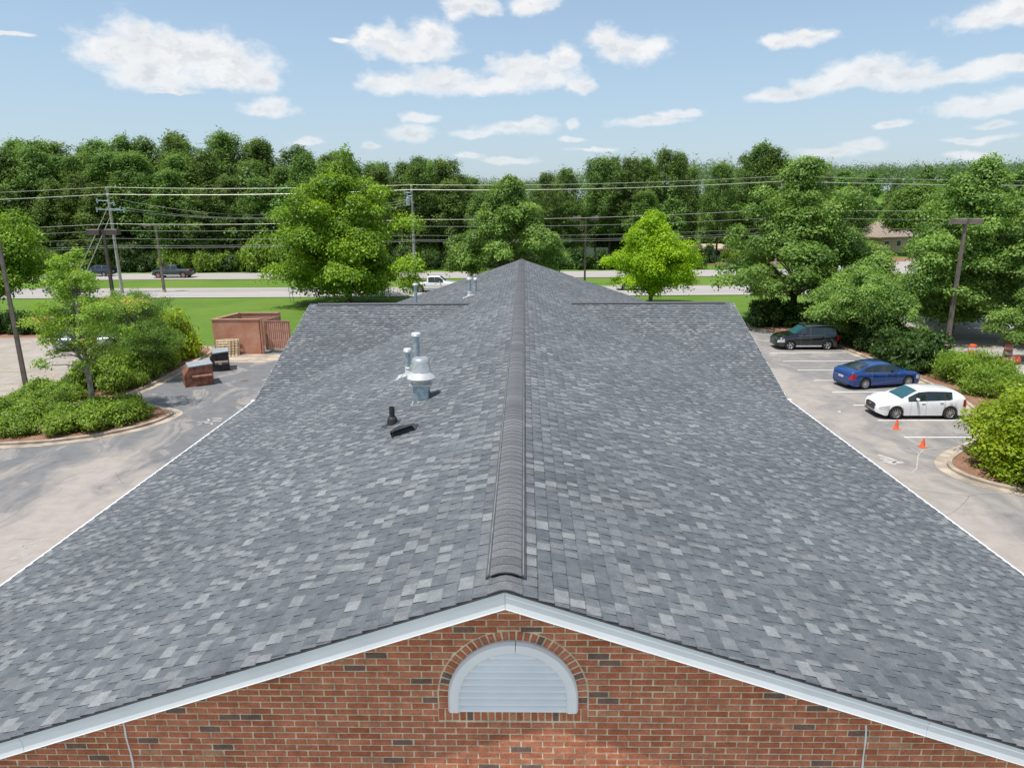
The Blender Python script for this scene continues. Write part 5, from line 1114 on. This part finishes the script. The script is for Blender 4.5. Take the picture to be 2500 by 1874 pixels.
# small litter
o = MB().box((0, 0, .02), (.12, .1, .04)).obj('litter', M['white'], None, loc=(15.9, 33.4, 0)); tagit(o, 'white scrap of litter on the asphalt left of the white hatchback', 'litter')
o = MB(); o.add([(0, 0, .01), (.35, .05, .02), (.5, .2, .01), (.2, .28, .03), (-.1, .2, .01)], [(0, 1, 2, 3, 4)]); o = o.obj('leaf_litter', M['mulch'], None, loc=(-16.9, 39.9, 0)); tagit(o, 'small patch of brown leaf litter right of the brown dumpster', 'leaf litter')

# ------------------------------------------------------------------ buildings across the road
M['tanroof'] = mat('tan_shingle_roof', (.30, .235, .19), .9, vary=.12, scale=3); M['beige'] = mat('beige_siding', (.48, .38, .27), .85, vary=.06, scale=1)
M['dglass'] = mat('dark_window', (.03, .035, .04), .1)
def house(x, y, w, d, h, rh, rz_, label, wm, rm, hip=True):
    z = terr(x, y); t = thing('house', (x, y, z), label, 'house', None, rz_)
    MB().box((0, 0, h/2), (w, d, h)).obj('wall', wm, t); e = .5; b = MB(); k = d/2+e if hip else 0
    a, c = w/2+e, d/2+e
    b.add([(-a, -c, h), (a, -c, h), (a, c, h), (-a, c, h), (-a+k*.8, 0, h+rh), (a-k*.8, 0, h+rh), (-a, -c, h-.2), (a, -c, h-.2), (a, c, h-.2), (-a, c, h-.2)], [(0, 1, 5, 4), (1, 2, 5), (2, 3, 4, 5), (3, 0, 4), (6, 7, 1, 0), (7, 8, 2, 1), (8, 9, 3, 2), (9, 6, 0, 3), (9, 8, 7, 6)]).obj('roof', rm, t)
    for k in range(int(w/3.2)):
        xx = -w/2+1.6+k*3.2; f = MB().box((xx, -d/2-.03, h*.55), (1.3, .08, 1.3)).obj('window', M['white'], t); MB().box((xx, -d/2-.08, h*.55), (1.1, .03, 1.1)).obj('pane', M['dglass'], f)
    return t
house(76.5, 152, 10, 9, 3.0, 3.0, .35, 'beige house with a tan hipped roof glimpsed between trees at the right', M['beige'], M['tanroof'])
house(13.0, 148, 11, 8, 4.6, 2.8, .1, 'brown roofed house glimpsed behind the median lamp post', M['brickfar'], M['tanroof'])
t = thing('box_trailer', (13.2, 127.5, 0), 'white box trailer behind the median lamp post among the trees', 'trailer')
t.scale = (.8, .8, .8); MB().box((0, 0, 1.9), (5.6, 2.3, 2.3)).obj('box', M['p_silver'], t); MB().box((0, 0, .65), (5.2, 1.2, .18)).obj('chassis', M['blackmetal'], t)
for x in (-1.0, 0): 
    for s in (-1, 1): MB().lathe([(0, -.12), (.4, -.12), (.42, 0), (.4, .12), (0, .12)], (x, s*1.0, .42), 16, 'y').obj('wheel', M['tyre'], t, True)
house(35.0, 133, 8, 5, 2.0, .7, 0, 'low pale building behind the three round shrubs', M['sblue'] if 'sblue' in M else M['p_silver'], M['beige'])
